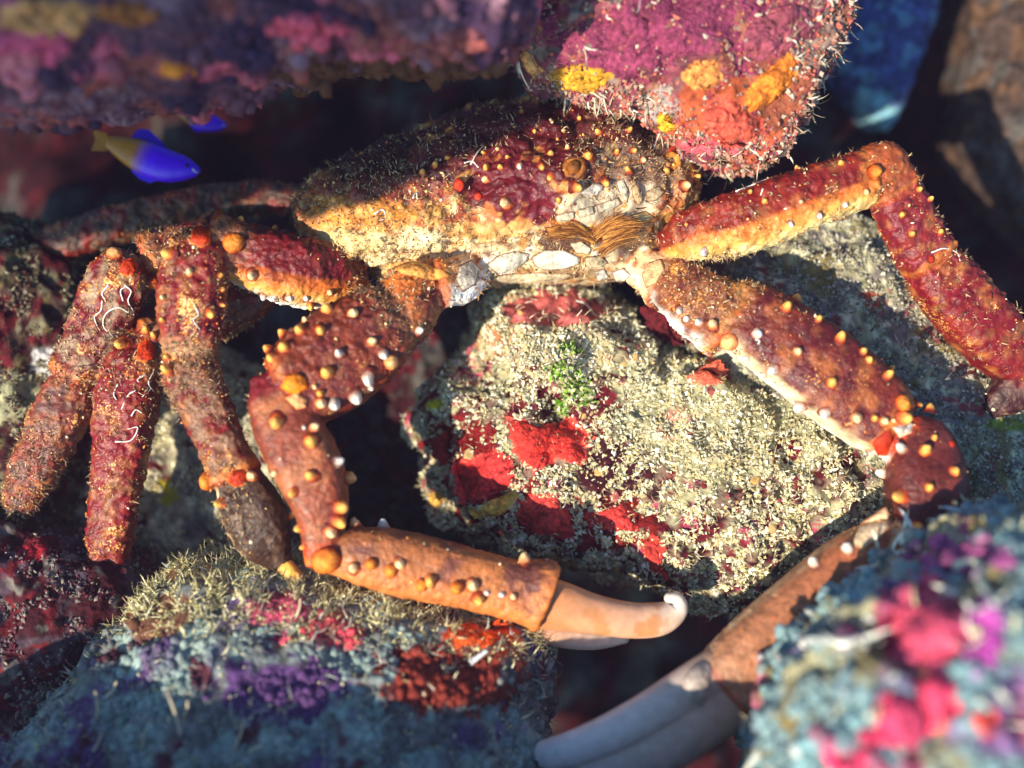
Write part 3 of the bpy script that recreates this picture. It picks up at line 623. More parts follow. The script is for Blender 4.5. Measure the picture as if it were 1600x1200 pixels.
gold = (srgb(150, 80, 40), 30, 0.25); gold2 = (srgb(160, 95, 50), 16, 0.3); pale = (srgb(150, 92, 58), 24, 0.3); pinkm = (srgb(132, 34, 26), 26, 0.15)
# shell
V, F = blob([(470, 350), (466, 315), (482, 285), (540, 250), (610, 218), (680, 185), (745, 162), (830, 148), (930, 160), (1010, 190), (1070, 232), (1088, 275), (1072, 325), (1020, 362), (960, 380), (860, 380), (760, 396), (650, 408), (560, 412), (500, 398)],
            -40, (800, 300), 105, 150, nt=200, nf=110, pw=0.55, tilt=(0.02, -0.42), seed=21, noise=((80, 14), (30, 8), (12, 3.5)),
            bumps=((800, 285, 62, 44), (888, 268, 42, 40), (695, 262, 48, 26), (740, 285, 22, -14), (845, 240, 20, -14), (960, 230, 40, 22), (830, 195, 50, 20), (590, 320, 70, 12), (790, 355, 110, -30), (980, 340, 50, -20), (760, 385, 160, -10)))
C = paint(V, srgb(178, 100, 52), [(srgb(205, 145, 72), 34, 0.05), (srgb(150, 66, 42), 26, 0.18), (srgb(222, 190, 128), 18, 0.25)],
          [(650, 385, 210, 34, srgb(228, 206, 155)), (560, 335, 95, 40, srgb(210, 135, 55)), (540, 380, 70, 28, srgb(205, 180, 120)), (790, 362, 120, 16, srgb(205, 150, 85)), (600, 285, 130, 32, srgb(130, 58, 44)), (620, 245, 170, 40, srgb(70, 24, 26)), (830, 200, 190, 55, srgb(90, 20, 26)), (690, 250, 70, 28, srgb(120, 50, 48)),  # dark patch on the upper left shell paints in shade
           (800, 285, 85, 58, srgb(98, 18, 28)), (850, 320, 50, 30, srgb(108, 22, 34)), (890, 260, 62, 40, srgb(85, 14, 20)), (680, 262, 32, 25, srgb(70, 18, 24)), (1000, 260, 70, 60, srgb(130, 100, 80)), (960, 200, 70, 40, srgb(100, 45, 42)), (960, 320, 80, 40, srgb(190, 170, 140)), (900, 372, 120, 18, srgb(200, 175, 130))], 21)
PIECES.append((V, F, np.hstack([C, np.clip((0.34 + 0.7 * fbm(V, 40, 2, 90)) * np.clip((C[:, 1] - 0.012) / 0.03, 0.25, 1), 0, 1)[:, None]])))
# mouth field and breast plate
V, F = blob([(560, 392), (640, 385), (760, 385), (850, 345), (900, 320), (980, 300), (1030, 330), (1035, 385), (1010, 420), (950, 440), (870, 438), (790, 436), (720, 455), (660, 468), (590, 440)],
            -10, (840, 395), 62, 120, nt=140, nf=70, seed=22, noise=((60, 5), (22, 3), (9, 1.2)), tilt=(0.06, 0.05))
C = paint(V, srgb(205, 180, 135), [(srgb(180, 130, 75), 26, 0.1), (srgb(235, 225, 200), 24, 0.15), (srgb(120, 70, 45), 14, 0.25)], [(900, 380, 60, 16, srgb(95, 60, 35)), (920, 360, 90, 20, srgb(85, 50, 28)), (990, 370, 40, 30, srgb(90, 62, 42)), (900, 425, 70, 8, srgb(150, 120, 85)), (730, 430, 22, 34, srgb(205, 208, 212)), (590, 425, 60, 30, srgb(200, 170, 110)), (940, 340, 50, 22, srgb(120, 75, 40)), (1000, 350, 40, 40, srgb(130, 95, 60)), (640, 410, 50, 12, srgb(225, 150, 60))], 22)
PIECES.append((V, F, np.hstack([C, np.clip((0.34 + 0.7 * fbm(V, 40, 2, 90)) * np.clip((C[:, 1] - 0.012) / 0.03, 0.25, 1), 0, 1)[:, None]])))
# folded claw (by the walking legs)
limb([(745, 425, 20, 30, 30), (715, 438, 45, 36, 34), (680, 445, 65, 36, 34)], base=srgb(215, 195, 160), base2=srgb(225, 150, 70), under=SHW, udir=(0.6, -0.7, 0), u=(0.3, 0.8), mott=[(SHO, 18, 0.2)])
limb([(690, 440, 60, 32, 30), (645, 465, 85, 50, 44), (620, 505, 100, 48, 42), (600, 545, 108, 28, 30)],zf=0.8,  base=srgb(130, 75, 45), under=[SHO, GOLD], udir=(0.3, 0.9, 0.1), u=(0.1, 0.9), mott=[gold, (MARD, 24, 0.25)])
limb([(632, 482, 95, 40, 38), (592, 512, 115, 66, 50), (535, 556, 138, 78, 54), (482, 592, 158, 74, 50), (440, 612, 170, 48, 40)], zf=0.8, base=SHB, mott=[(srgb(112, 42, 34), 50, 0.1), (srgb(150, 95, 60), 9, 0.42)], e0=srgb(125, 85, 60), ew=0.25)
limb([(415, 590, 170, 30, 32), (432, 625, 176, 46, 40), (456, 680, 184, 52, 44), (486, 740, 190, 52, 44), (502, 795, 192, 42, 38), (503, 845, 192, 28, 30), (505, 880, 190, 24, 26)],zf=0.8,  base=srgb(122, 44, 30), base2=srgb(150, 76, 40), mott=[(srgb(160, 92, 55), 60, 0.1)], e0=srgb(118, 26, 30), e1=REDO, ew=0.2)
limb([(508, 872, 188, 28, 28), (560, 868, 186, 44, 36), (630, 881, 182, 50, 40), (720, 901, 176, 47, 40), (795, 920, 170, 46, 40), (838, 928, 166, 52, 44), (848, 931, 164, 50, 42)],zf=0.8, base=srgb(138, 80, 48), base2=CLAWO, under=CLAWO, udir=(0, -1, 0.2), u=(0.0, 0.7), mott=[(srgb(120, 66, 52), 60, 0.12)])
# outstretched claw
limb([(985, 415, 10, 28, 26), (1015, 425, 30, 34, 30), (1040, 445, 45, 38, 32)], zf=0.78, base=srgb(215, 170, 120), under=SHC, udir=(-0.7, -0.6, 0), u=(0.1, 0.7), mott=[(srgb(150, 60, 35), 16, 0.2)])
limb([(1030, 428, 45, 34, 32), (1065, 455, 62, 46, 40), (1105, 485, 78, 54, 46), (1140, 512, 88, 46, 40)], zf=0.78, base=srgb(135, 75, 45), under=SHW, udir=(-0.55, -0.8, -0.15), u=(0.55, 0.95), mott=[gold2, gold, (MARD, 24, 0.25)])
limb([(1115, 470, 80, 42, 40), (1165, 497, 92, 58, 50), (1225, 535, 104, 64, 54), (1300, 592, 120, 68, 58), (1360, 640, 134, 62, 52), (1398, 668, 145, 44, 42)], zf=0.78, base=srgb(112, 40, 24), under=[SHC, srgb(236, 228, 208)], udir=(-0.62, -0.74, -0.1), u=(0.62, 0.98), mott=[(srgb(92, 22, 24), 60, 0.08), gold], e0=srgb(165, 110, 55), ew=0.22)
limb([(1385, 672, 140, 40, 38), (1412, 690, 150, 40, 36)], zf=0.78, base=REDO, under=SHW, udir=(-0.6, -0.8, 0), u=(0.5, 0.8))
limb([(1412, 668, 150, 36, 36), (1438, 700, 165, 50, 44), (1446, 750, 178, 60, 52), (1446, 805, 188, 58, 50), (1432, 850, 195, 44, 42), (1408, 868, 200, 34, 36)], zf=0.78, base=srgb(92, 32, 26), mott=[(srgb(110, 48, 40), 50, 0.1)], e1=REDO, ew=0.16)
limb([(1412, 855, 198, 44, 40), (1370, 872, 205, 56, 46), (1320, 905, 216, 60, 48), (1250, 965, 232, 62, 50), (1180, 1030, 248, 64, 52), (1130, 1075, 258, 58, 46)], zf=0.78, base=srgb(168, 80, 36), base2=srgb(165, 115, 82), under=SHC, udir=(-0.75, 0.6, 0.1), u=(0.9, 1.05), e0=srgb(222, 180, 130), ew=0.14, joint=False, rim=srgb(165, 120, 90))
# walking legs on the sunny side, folded
limb([(560, 430, 0, 36), (520, 432, 30, 46), (465, 424, 52, 54), (405, 408, 60, 48), (362, 392, 62, 36)], base=srgb(110, 22, 24), under=[SHO, GOLD, SHW], udir=(0.1, -1, -0.1), u=(0.1, 0.95), mott=[(srgb(125, 40, 30), 30, 0.2)])
limb([(395, 400, 62, 36), (362, 384, 72, 42), (325, 366, 82, 34)], base=srgb(120, 70, 48), mott=[gold, pale])
limb([(312, 362, 84, 30), (308, 395, 90, 46), (303, 440, 94, 50), (300, 490, 96, 50), (298, 535, 94, 42), (296, 565, 92, 34)], base=srgb(118, 18, 24), mott=[gold, pale, pinkm], e1=srgb(165, 120, 80), ew=0.3)
limb([(282, 548, 96, 32), (300, 590, 100, 42), (325, 645, 104, 38), (350, 705, 108, 36), (368, 745, 110, 38)], base=srgb(135, 95, 70), mott=[pale, (MAR, 22, 0.1), gold2])
limb([(370, 745, 110, 34), (392, 792, 112, 46), (415, 842, 112, 42), (435, 876, 110, 22)], base=srgb(66, 42, 30), under=[SHC], udir=(-0.9, -0.35, 0), u=(0.75, 0.98), mott=[(srgb(110, 85, 65), 8, 0.25)], joint=False, rim=None, cap=0.8)
limb([(480, 400, -30, 36), (380, 388, -30, 36), (290, 385, -15, 34), (225, 398, -2, 30)], base=srgb(112, 66, 48), mott=[gold, pale, pinkm])
limb([(205, 400, 8, 30), (190, 430, 12, 46), (165, 490, 12, 46), (140, 545, 12, 42), (115, 590, 10, 34)], base=srgb(115, 22, 28), mott=[pale, pinkm, (srgb(150, 120, 95), 26, 0.05)])
limb([(128, 572, 12, 30), (102, 632, 14, 42), (72, 695, 14, 38), (46, 752, 6, 34), (32, 788, -6, 25), (25, 806, -14, 14)], base=srgb(128, 52, 38), mott=[pale, gold2, (srgb(110, 70, 60), 20, 0.05)], e1=srgb(60, 42, 38), ew=0.3, joint=False, rim=None, cap=0.8)
limb([(430, 440, -30, 34), (340, 500, -20, 32), (270, 520, -5, 32), (225, 530, 4, 28)], base=srgb(112, 70, 52), mott=[pale, pinkm])
limb([(215, 535, 10, 28), (208, 572, 16, 42), (198, 630, 20, 47), (190, 700, 20, 42), (180, 770, 18, 37), (172, 840, 12, 34), (166, 895, 2, 30), (163, 945, -14, 24)], base=srgb(128, 20, 30), mott=[gold, pinkm, pale], joint=False, rim=None, cap=0.8)
limb([(540, 330, -120, 26), (430, 310, -130, 26), (320, 318, -135, 26), (200, 345, -135, 28), (90, 380, -135, 28), (-60, 430, -140, 24)], base=srgb(85, 60, 50), mott=[pale, pinkm], joint=False, rim=None, cap=0.8)
# raised walking leg on the far side
limb([(q[0], q[1], q[2] + 40, q[3]) for q in [(1040, 385, -10, 30), (1085, 366, 20, 40), (1150, 350, 30, 48), (1230, 322, 34, 48), (1310, 292, 30, 44), (1355, 278, 24, 38)]], base=srgb(118, 22, 16), under=[SHO, GOLD, srgb(240, 215, 150)], udir=(0.2, -1, -0.05), u=(-0.05, 0.9), mott=[(srgb(140, 40, 20), 30, 0.1), gold])
limb([(q[0], q[1], q[2] + 40, q[3]) for q in [(1345, 285, 24, 34), (1375, 262, 24, 40), (1398, 300, 16, 36)]], base=srgb(150, 70, 30), mott=[gold])
limb([(q[0], q[1], q[2] + 40, q[3]) for q in [(1380, 262, 22, 32), (1402, 312, 14, 40), (1430, 370, 4, 44), (1452, 405, -4, 40)]], base=srgb(118, 26, 36), mott=[gold2, pinkm])
limb([(q[0], q[1], q[2] + 40, q[3]) for q in [(1440, 398, -2, 38), (1475, 440, -8, 50), (1525, 498, -16, 52), (1580, 555, -26, 46), (1640, 605, -34, 30)]], base=srgb(118, 16, 26), mott=[gold, gold2, pinkm])
limb([(q[0], q[1], q[2] + 40, q[3]) for q in [(1650, 585, -34, 28), (1600, 598, -28, 36), (1565, 625, -26, 28), (1548, 640, -26, 16)]], base=srgb(62, 24, 26), mott=[(srgb(110, 80, 70), 9, 0.2)], joint=False, rim=None, cap=0.8)
# one continuous skin over all of it
AV, AF, AC = [], [], []; kk = 0
for v, f, c in PIECES: AV.append(v); AF.append(f + kk); AC.append(c); kk += len(v)
AV, AF, AC = np.vstack(AV), np.vstack(AF), np.vstack(AC)
lum = AC[:, :3].mean(1, keepdims=True); AC[:, :3] *= 0.78 + 0.2 * np.clip(lum / 0.25, 0, 1)
tm = bpy.data.meshes.new('skin'); tm.from_pydata(AV.tolist(), [], AF.tolist()); tm.update()
to = bpy.data.objects.new('skin', tm); col.objects.link(to)
md = to.modifiers.new('r', 'REMESH'); md.mode = 'VOXEL'; md.voxel_size = 2.6
ev = to.evaluated_get(bpy.context.evaluated_depsgraph_get()); em = ev.to_mesh()
nv = len(em.vertices); BV = np.empty(nv * 3, np.float32); em.vertices.foreach_get('co', BV); BV = BV.reshape(-1, 3).astype(float)
em.calc_loop_triangles(); BT = np.empty(len(em.loop_triangles) * 3, np.int32); em.loop_triangles.foreach_get('vertices', BT); BT = BT.reshape(-1, 3)
ev.to_mesh_clear(); bpy.data.objects.remove(to); bpy.data.meshes.remove(tm)
E = np.vstack([BT[:, [0, 1]], BT[:, [1, 2]], BT[:, [2, 0]]])
deg = np.bincount(E.ravel(), minlength=nv)[:, None]
for _ in range(1):
    acc = np.zeros_like(BV); np.add.at(acc, E[:, 0], BV[E[:, 1]]); np.add.at(acc, E[:, 1], BV[E[:, 0]]); BV = 0.45 * BV + 0.55 * acc / deg
kd = KDTree(len(AV))
for i_, v_ in enumerate(AV): kd.insert(v_, i_)
kd.balance()
BC = np.empty((nv, 4))
for i_ in range(nv):
    r_ = kd.find_n(BV[i_], 3); w_ = np.array([1 / (q[2] + 0.5) for q in r_]); BC[i_] = (AC[[q[1] for q in r_]] * w_[:, None]).sum(0) / w_.sum()
BN = vnormals(BV, BT)
bx, by = unP(BV)
mouth = ((bx > 690) & (bx < 1050) & (by > 300) & (by < 460))
roughness = np.where(mouth, 0.2, 1.0) * np.where((by > 600) & (bx > 380), 0.35, 1.0) * np.where((bx > 1150) & (by > 480), 0.5, 1.0)
BV = BV + BN * (roughness * (3.0 * fbm(BV, 30, 2, 59) + 2.4 * fbm(BV, 12, 2, 60) + 4.5 * np.maximum(0, fbm(BV, 8, 1, 61) - 0.12)))[:, None]
BT = BT if np.einsum('ij,ij->i', BV[BT[:, 0]], np.cross(BV[BT[:, 1]], BV[BT[:, 2]])).sum() > 0 else BT[:, ::-1]
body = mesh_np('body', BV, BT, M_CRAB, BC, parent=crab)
SURF['crab'] = Surf(BV, BT); CR = SURF['crab']
def child(name, V, F, C, mat=M_CRAB, label=None, smooth=True):
    o = mesh_np(name, V, F, mat, C, smooth, parent=crab)
    if label: o['label'] = label
    return o
def finger(st, label, sup=2.2, **kw):
    V, F, t, O = loft(st, sup=sup, cap=0.8); return child('claw_finger', V, F, tone(V, t, O, **kw), M_CLAW, label=label)
PALE = srgb(222, 208, 192)
finger([(q[0], q[1], q[2] * 0.8, q[3], q[4]) for q in [(842, 940, 160, 42, 34), (880, 948, 160, 38, 30), (930, 960, 158, 31, 26), (985, 969, 155, 28, 24), (1030, 967, 152, 26, 22), (1056, 953, 150, 19, 17), (1058, 938, 150, 12, 12), (1044, 934, 150, 8, 9)]], 'pale brown claw finger ending in a hooked white tip', base=srgb(196, 122, 68), base2=srgb(208, 184, 164), e1=srgb(220, 206, 190), ew=0.5, mott=[(srgb(190, 128, 84), 40, 0.1)])
finger([(838, 972, 112, 26, 24), (880, 992, 106, 20, 18), (930, 1000, 102, 15, 14), (975, 995, 100, 11, 10)], None, base=srgb(180, 125, 90), base2=PALE)
finger([(1118, 1050, 206, 36, 32), (1080, 1072, 214, 34, 30), (1010, 1116, 222, 32, 28), (935, 1154, 216, 29, 25), (870, 1177, 192, 26, 23), (815, 1190, 150, 22, 20), (765, 1196, 105, 14, 14)], 'pale bluish white claw finger reaching to the dome rock', base=srgb(158, 125, 102), base2=srgb(236, 240, 242))
finger([(1150, 1085, 196, 50, 42), (1090, 1125, 204, 48, 40), (1010, 1178, 208, 46, 38), (925, 1216, 196, 40, 33), (855, 1240, 160, 30, 26), (800, 1248, 115, 18, 18)], None, base=srgb(165, 125, 98), base2=srgb(205, 200, 196))
V, F, t, O = loft([(1104, 1046, 226, 12, 12), (1090, 1062, 236, 20, 16), (1084, 1082, 236, 20, 16), (1090, 1098, 226, 12, 12)], cap=0.6)
child('finger_hinge', V, F, tone(V, t, O, base=srgb(165, 150, 138)), label='pale hinge between the fingers of the outstretched claw')
def tip(st, label, **kw):
    V, F, t, O = loft(st, cap=0.9); return child('leg_tip', V, F, tone(V, t, O, **kw), label=label)
tip([(432, 872, 112, 13), (447, 888, 116, 14), (462, 902, 118, 12), (470, 912, 116, 5)], 'yellow leg tip with a red base', base=srgb(232, 175, 75), e0=srgb(200, 40, 20), ew=0.3)
tip([(1562, 630, 16, 12), (1550, 638, 18, 12), (1541, 646, 18, 6)], 'cream leg tip', base=SHC, e0=srgb(170, 50, 30), ew=0.4)

# knobs: one mesh for each tint, every knob its own object
def knob_mesh(name, lo, hi, ball=False):
    prof = [(0.9, -0.5), (1.02, -0.15), (1.0, 0.2), (0.86, 0.5), (0.62, 0.74), (0.36, 0.88)] if ball else [(1.75, -0.5), (1.42, -0.2), (1.12, 0.05), (0.98, 0.32), (0.84, 0.66), (0.62, 0.96), (0.36, 1.18)]; n = 14; V, C = [], []
    for r, z in prof:
        for k in range(n):
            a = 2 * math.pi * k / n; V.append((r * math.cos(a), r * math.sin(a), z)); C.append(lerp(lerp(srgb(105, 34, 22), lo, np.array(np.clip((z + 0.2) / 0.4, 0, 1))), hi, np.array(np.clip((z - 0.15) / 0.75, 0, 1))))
    V.append((0, 0, prof[-1][1] + 0.07)); C.append(hi); F = []
    V = np.array(V); sd = sum(map(ord, name)) % 97; V = V * (1 + 0.16 * fbm(V, 0.8, 2, sd))[:, None]; C = np.array(C) * (1 + 0.45 * fbm(V, 0.5, 2, sd + 3))[:, None]; V = V.tolist()
    for i in range(len(prof) - 1):
        for k in range(n): F.append((i * n + k, i * n + (k + 1) % n, (i + 1) * n + (k + 1) % n, (i + 1) * n + k))
    F2 = [((len(prof) - 1) * n + k, (len(prof) - 1) * n + (k + 1) % n, len(V) - 1) for k in range(n)]
    me = bpy.data.meshes.new(name); me.from_pydata(V, [], F + F2); me.update()
    me.polygons.foreach_set('use_smooth', [True] * len(me.polygons))
    a = me.color_attributes.new('col', 'FLOAT_COLOR', 'POINT'); c4 = np.ones((len(V), 4), np.float32); c4[:, :3] = np.array(C); a.data.foreach_set('color', c4.ravel())
    me.materials.append(M_KNOB); return me
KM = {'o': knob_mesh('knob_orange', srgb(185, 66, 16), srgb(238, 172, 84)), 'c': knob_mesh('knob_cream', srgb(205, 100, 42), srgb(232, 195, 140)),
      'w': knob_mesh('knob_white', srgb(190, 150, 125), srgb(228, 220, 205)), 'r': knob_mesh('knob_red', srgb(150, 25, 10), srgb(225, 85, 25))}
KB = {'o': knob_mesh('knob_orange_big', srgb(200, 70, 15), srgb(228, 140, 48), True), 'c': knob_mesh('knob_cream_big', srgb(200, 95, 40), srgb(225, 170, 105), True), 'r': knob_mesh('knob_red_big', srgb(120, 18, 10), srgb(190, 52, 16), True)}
KB['w'] = KM['w']
front = BN[:, 2] > -0.1
FS = np.stack([bx[front], by[front]], 1); FV = BV[front]
k2 = KDTree(len(FS))
for i_, v_ in enumerate(FS): k2.insert((v_[0], v_[1], 0), i_)
k2.balance()
CW = np.array(crab['_org'])
def knob(px, py, r, tint, lean=None, stretch=1.0):
    h = hit([CR], px, py)
    if h is None:
        co, i_, dd = k2.find((px, py, 0)); q = FV[i_]; tgt = P(px, py, q[2]); nn = tgt - q; L_ = np.linalg.norm(nn); nn = nn / (L_ + 1e-6)
        q = q + nn * max(0.0, L_ - r * 1.0)
        if L_ < 1: nn = np.array([0, 0, 1.0])
    else: q, nn = h[0], h[1]
    if lean is not None: nn = nn + np.array(lean); nn = nn / np.linalg.norm(nn)
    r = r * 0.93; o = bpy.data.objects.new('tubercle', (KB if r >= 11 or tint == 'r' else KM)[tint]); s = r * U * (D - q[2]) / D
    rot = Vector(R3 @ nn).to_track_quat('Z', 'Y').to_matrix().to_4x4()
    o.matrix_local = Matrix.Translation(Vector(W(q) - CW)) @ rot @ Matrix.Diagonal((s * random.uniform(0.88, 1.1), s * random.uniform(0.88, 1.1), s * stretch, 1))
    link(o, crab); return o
KN = """512 485 10 o;552 490 9 c;469 516 9 o;501 516 9 o;440 519 8 o;414 542 8 o;445 544 9 o;426 560 9 o;477 501 6 c;485 476 7 o;515 457 6 c;581 534 9 c;530 552 7 w;599 554 8 w;655 516 7 w;610 566 13 c;575 591 10 w;555 621 11 w;579 606 5 w;512 582 11 o;522 631 10 w;502 630 9 c;500 614 6 o;492 604 5 c;
433 659 11 o;486 690 11 o;486 742 10 o;458 770 8 o;527 722 10 w;540 748 13 c;531 792 11 o;528 814 11 o;517 831 9 c;469 825 8 o;491 668 8 c;475 668 4 w;430 739 6 c;455 807 6 o;475 854 5 o;553 814 9 c;598 817 10 w;
509 876 25 o;553 887 10 c;580 881 12 o;611 892 13 o;625 881 9 c;659 914 12 o;673 907 11 o;714 918 12 o;739 914 11 c;748 936 10 o;761 926 5 w;784 929 6 w;802 932 6 c;820 880 11 c;
1184 521 8 w;1247 549 8 c;1208 578 8 w;1193 585 6 w;1167 560 6 w;1300 597 10 o;1251 634 10 w;1289 646 8 w;1339 652 10 c;1367 653 7 o;1382 658 7 c;1396 657 4 c;1411 631 15 o;1412 652 11 o;1229 481 9 o;1244 468 8 o;1279 499 6 o;1313 529 9 o;1349 549 6 o;1358 562 6 o;1386 587 8 o;1394 575 7 o;1437 633 6 o;1454 633 7 o;1139 534 17 c;1073 498 6 w;1092 503 7 w;1062 485 6 w;1114 507 8 c;
1410 702 8 w;1446 704 11 o;1460 684 6 o;1491 736 8 o;1452 761 8 o;1407 776 11 o;1382 740 9 w;1491 786 5 c;1487 693 6 r;1433 825 11 o;1472 815 8 o;1324 857 9 w;1272 880 8 w;1401 869 8 w;
365 380 18 o;265 397 11 o;179 397 13 c;236 440 12 o;191 537 10 o;227 516 7 o;241 525 6 o;264 580 9 o;329 490 8 o;297 425 7 c;342 430 6 o;393 744 9 c;322 752 14 o;346 786 8 o;240 432 6 o;254 500 5 o;255 465 5 c;346 453 5 o;345 475 5 o;262 556 6 o;330 540 5 r;
760 261 6 o;782 261 5 o;759 280 6 c;812 260 5 w;847 261 6 o;860 241 6 o;919 244 8 o;887 232 5 c;860 277 6 o;790 317 9 c;747 307 7 r;717 289 11 r;899 292 8 o;946 286 7 o;964 237 5 o;990 235 5 o;982 267 6 o;1039 270 8 o;1052 260 6 o;1085 280 7 o;1072 290 8 c;936 207 6 o;981 205 5 o;815 176 5 o;680 258 6 o;660 270 6 o;757 240 4 o;778 233 4 c;793 245 4 o;873 312 5 o;700 246 4 o;835 205 4 o;860 190 4 c;880 205 4 c;905 185 4 o;1005 250 5 c;1050 235 8 r;
1100 393 7 w;1365 268 12 o;1352 300 6 c;1320 320 5 w;1280 337 5 w;1235 350 5 w;1435 296 5 o;1452 312 5 o;1245 262 5 o;1315 255 5 o;1172 300 4 o;1195 315 5 o;1252 315 4 c;1410 335 5 o;1425 365 6 o;1470 362 5 o;1455 405 7 r;
412 462 6 w;430 465 6 w;452 465 6 w;478 466 5 w;395 430 9 c;375 345 6 o;398 352 5 r;430 358 5 o"""
for row in KN.replace('\n', '').split(';'):
    if row.strip():
        a = row.split(); knob(float(a[0]), float(a[1]), float(a[2]), a[3], stretch=0.55 if a[3] == 'r' else 0.8 if float(a[2]) > 14 else random.uniform(1.0, 1.55))
# small granules and the fuzz of weed on the shell
def shell_fuzz(p):
    px, py = unP(p)
    w = 0.5 * sstep(0.0, 0.3, fbm(p, 30, 3, 70))
    for (x, y, rx, ry, g) in [(600, 330, 150, 80, 0.8), (980, 250, 90, 70, 0.9), (700, 240, 110, 50, 0.5), (610, 450, 70, 40, 0.9), (300, 590, 60, 60, 1.0), (330, 520, 70, 40, 0.6), (260, 380, 60, 30, 0.9), (140, 560, 70, 60, 0.8), (405, 800, 60, 70, 1.0), (50, 740, 60, 80, 0.9), (1120, 440, 80, 50, 0.8), (780, 400, 200, 40, 0.4)]:
        r = ((px - x) / rx) ** 2 + ((py - y) / ry) ** 2; w = np.where(r < 1, np.maximum(w, g), w)
    clean = ((px > 395) & (py > 570) & (px < 900)) | ((px > 1160) & (py > 500) & (px < 1520)) | ((px > 380) & (px < 520) & (py > 350) & (py < 450)) | ((np.hypot(px - 520, py - 545) < 85)) | (np.hypot((px - 800) / 1.5, py - 290) < 55) | ((px > 1000) & (py > 560))
    return np.where(clean, 0.015, w)
FZ = [srgb(150, 118, 88), srgb(120, 88, 62), srgb(180, 155, 120), srgb(110, 70, 55), srgb(200, 175, 130)]
v, f, c = join([blades(*pick(CR, 26000, shell_fuzz, 80, 0.0), (4, 10), (0.35, 0.7), FZ, 0.6, 0.7, k=2), blades(*pick(CR, 2600, lambda p: nmask(22, 0.2, 57)(p) * (unP(p)[1] < 330) * (np.abs(unP(p)[0] - 780) < 320), 93, -0.3), (8, 20), (0.5, 1.1), FZ, 0.7, 0.8, k=3), crumbs(*pick(CR, 14000, shell_fuzz, 81, 0.0), (1.0, 2.8), FZ + [srgb(215, 140, 70), srgb(225, 170, 95)])])
o = child('weed_fuzz', v, f, c, M_TURF, 'brown and tan weed fuzz on the shell', False); o['kind'] = 'stuff'
v, f, c = crumbs(*pick(CR, 4200, lambda p: np.where(shell_fuzz(p) < 0.02, 0.04, 0.9 * sstep(0.0, 0.25, fbm(p, 60, 2, 91))), 82, 0.0), (1.0, 3.4), [srgb(230, 150, 70), srgb(235, 190, 120), srgb(215, 110, 50), srgb(240, 220, 180)], 0.9)
o = child('granules', v, f, c, M_KNOB, 'tiny orange and cream granules', True); o['kind'] = 'stuff'

# mouth plates, eyes, bristles
def plate(outline, colr, dome=5, rim=srgb(120, 66, 40), th=3, seed=0, name='mouth_plate', label=None):
    o = crust(name, label, None, outline, ['crab'], colr, th, 0.3, seed, rim, None, dome, crab, M_KNOB, zlim=40, relax=8, edge=0.8, rag=0.35); return o
WP = srgb(205, 198, 180)
for q, (ol, c_) in enumerate([([(758, 414), (780, 398), (806, 392), (828, 396), (826, 408), (806, 420), (778, 428)], srgb(205, 204, 196)),
        ([(830, 402), (850, 390), (884, 390), (906, 402), (908, 412), (884, 420), (850, 422), (834, 414)], srgb(236, 232, 222)),
        ([(752, 432), (790, 428), (830, 426), (880, 426), (908, 424), (900, 434), (850, 440), (800, 440), (765, 442)], srgb(235, 222, 190)),
        ([(866, 338), (882, 332), (897, 330), (899, 340), (884, 346), (870, 346)], WP), ([(901, 328), (926, 322), (929, 334), (906, 341)], WP), ([(931, 321), (966, 308), (972, 318), (950, 330), (934, 334)], WP),
        ([(890, 380), (908, 376), (926, 388), (922, 398), (900, 396)], WP), ([(912, 402), (940, 398), (950, 410), (940, 418), (914, 416)], srgb(205, 190, 160)),
        ([(905, 300), (930, 286), (944, 290), (935, 302), (912, 308)], srgb(225, 222, 215)), ([(962, 284), (974, 278), (984, 300), (980, 318), (970, 306)], srgb(225, 220, 205)), ([(986, 292), (994, 286), (1004, 312), (998, 322), (990, 312)], srgb(215, 190, 150)),
        ([(928, 424), (944, 420), (952, 432), (934, 438)], srgb(222, 222, 218)), ([(955, 424), (975, 418), (986, 430), (976, 440), (960, 438)], srgb(240, 236, 228)),
        ([(1002, 430), (1014, 410), (1034, 404), (1040, 420), (1026, 444), (1010, 450)], srgb(232, 195, 150)), ([(716, 416), (736, 406), (750, 420), (742, 444), (722, 458), (712, 440)], srgb(215, 208, 198)),
        ([(1008, 300), (1030, 290), (1040, 300), (1025, 314), (1010, 316)], srgb(170, 155, 130)), ([(940, 364), (960, 356), (978, 362), (958, 378), (942, 388)], srgb(205, 150, 80)), ([(850, 356), (880, 350), (912, 360), (900, 370), (866, 372)], srgb(190, 130, 60)), ([(985, 336), (1010, 330), (1024, 340), (1004, 350)], srgb(205, 180, 130))]):
    plate(ol, c_ * np.array([0.80, 0.72, 0.60]), 2.5, srgb(110, 58, 30), seed=40 + q)
plate([(478 + 120, 424), (640, 408), (690, 420), (708, 432), (680, 440), (640, 432)], srgb(222, 150, 70), 4, srgb(140, 60, 30), seed=70, name='joint_plate', label='orange joint plate at the root of the folded claw')
plate([(438, 606), (446, 588), (462, 582), (478, 590), (482, 606), (468, 616), (452, 616)], srgb(238, 130, 25), 9, srgb(200, 60, 15), seed=71, name='joint_plate', label='bright orange swollen joint membrane')
plate([(445, 622), (465, 612), (480, 624), (478, 638), (464, 640)], srgb(235, 170, 110), 4, srgb(215, 110, 50), seed=72, name='joint_plate')
plate([(1360, 690), (1378, 674), (1392, 668), (1394, 690), (1388, 712), (1372, 712)], srgb(175, 45, 12), 4, srgb(190, 120, 80), seed=73, name='joint_plate', label='red orange joint membrane of the outstretched claw')
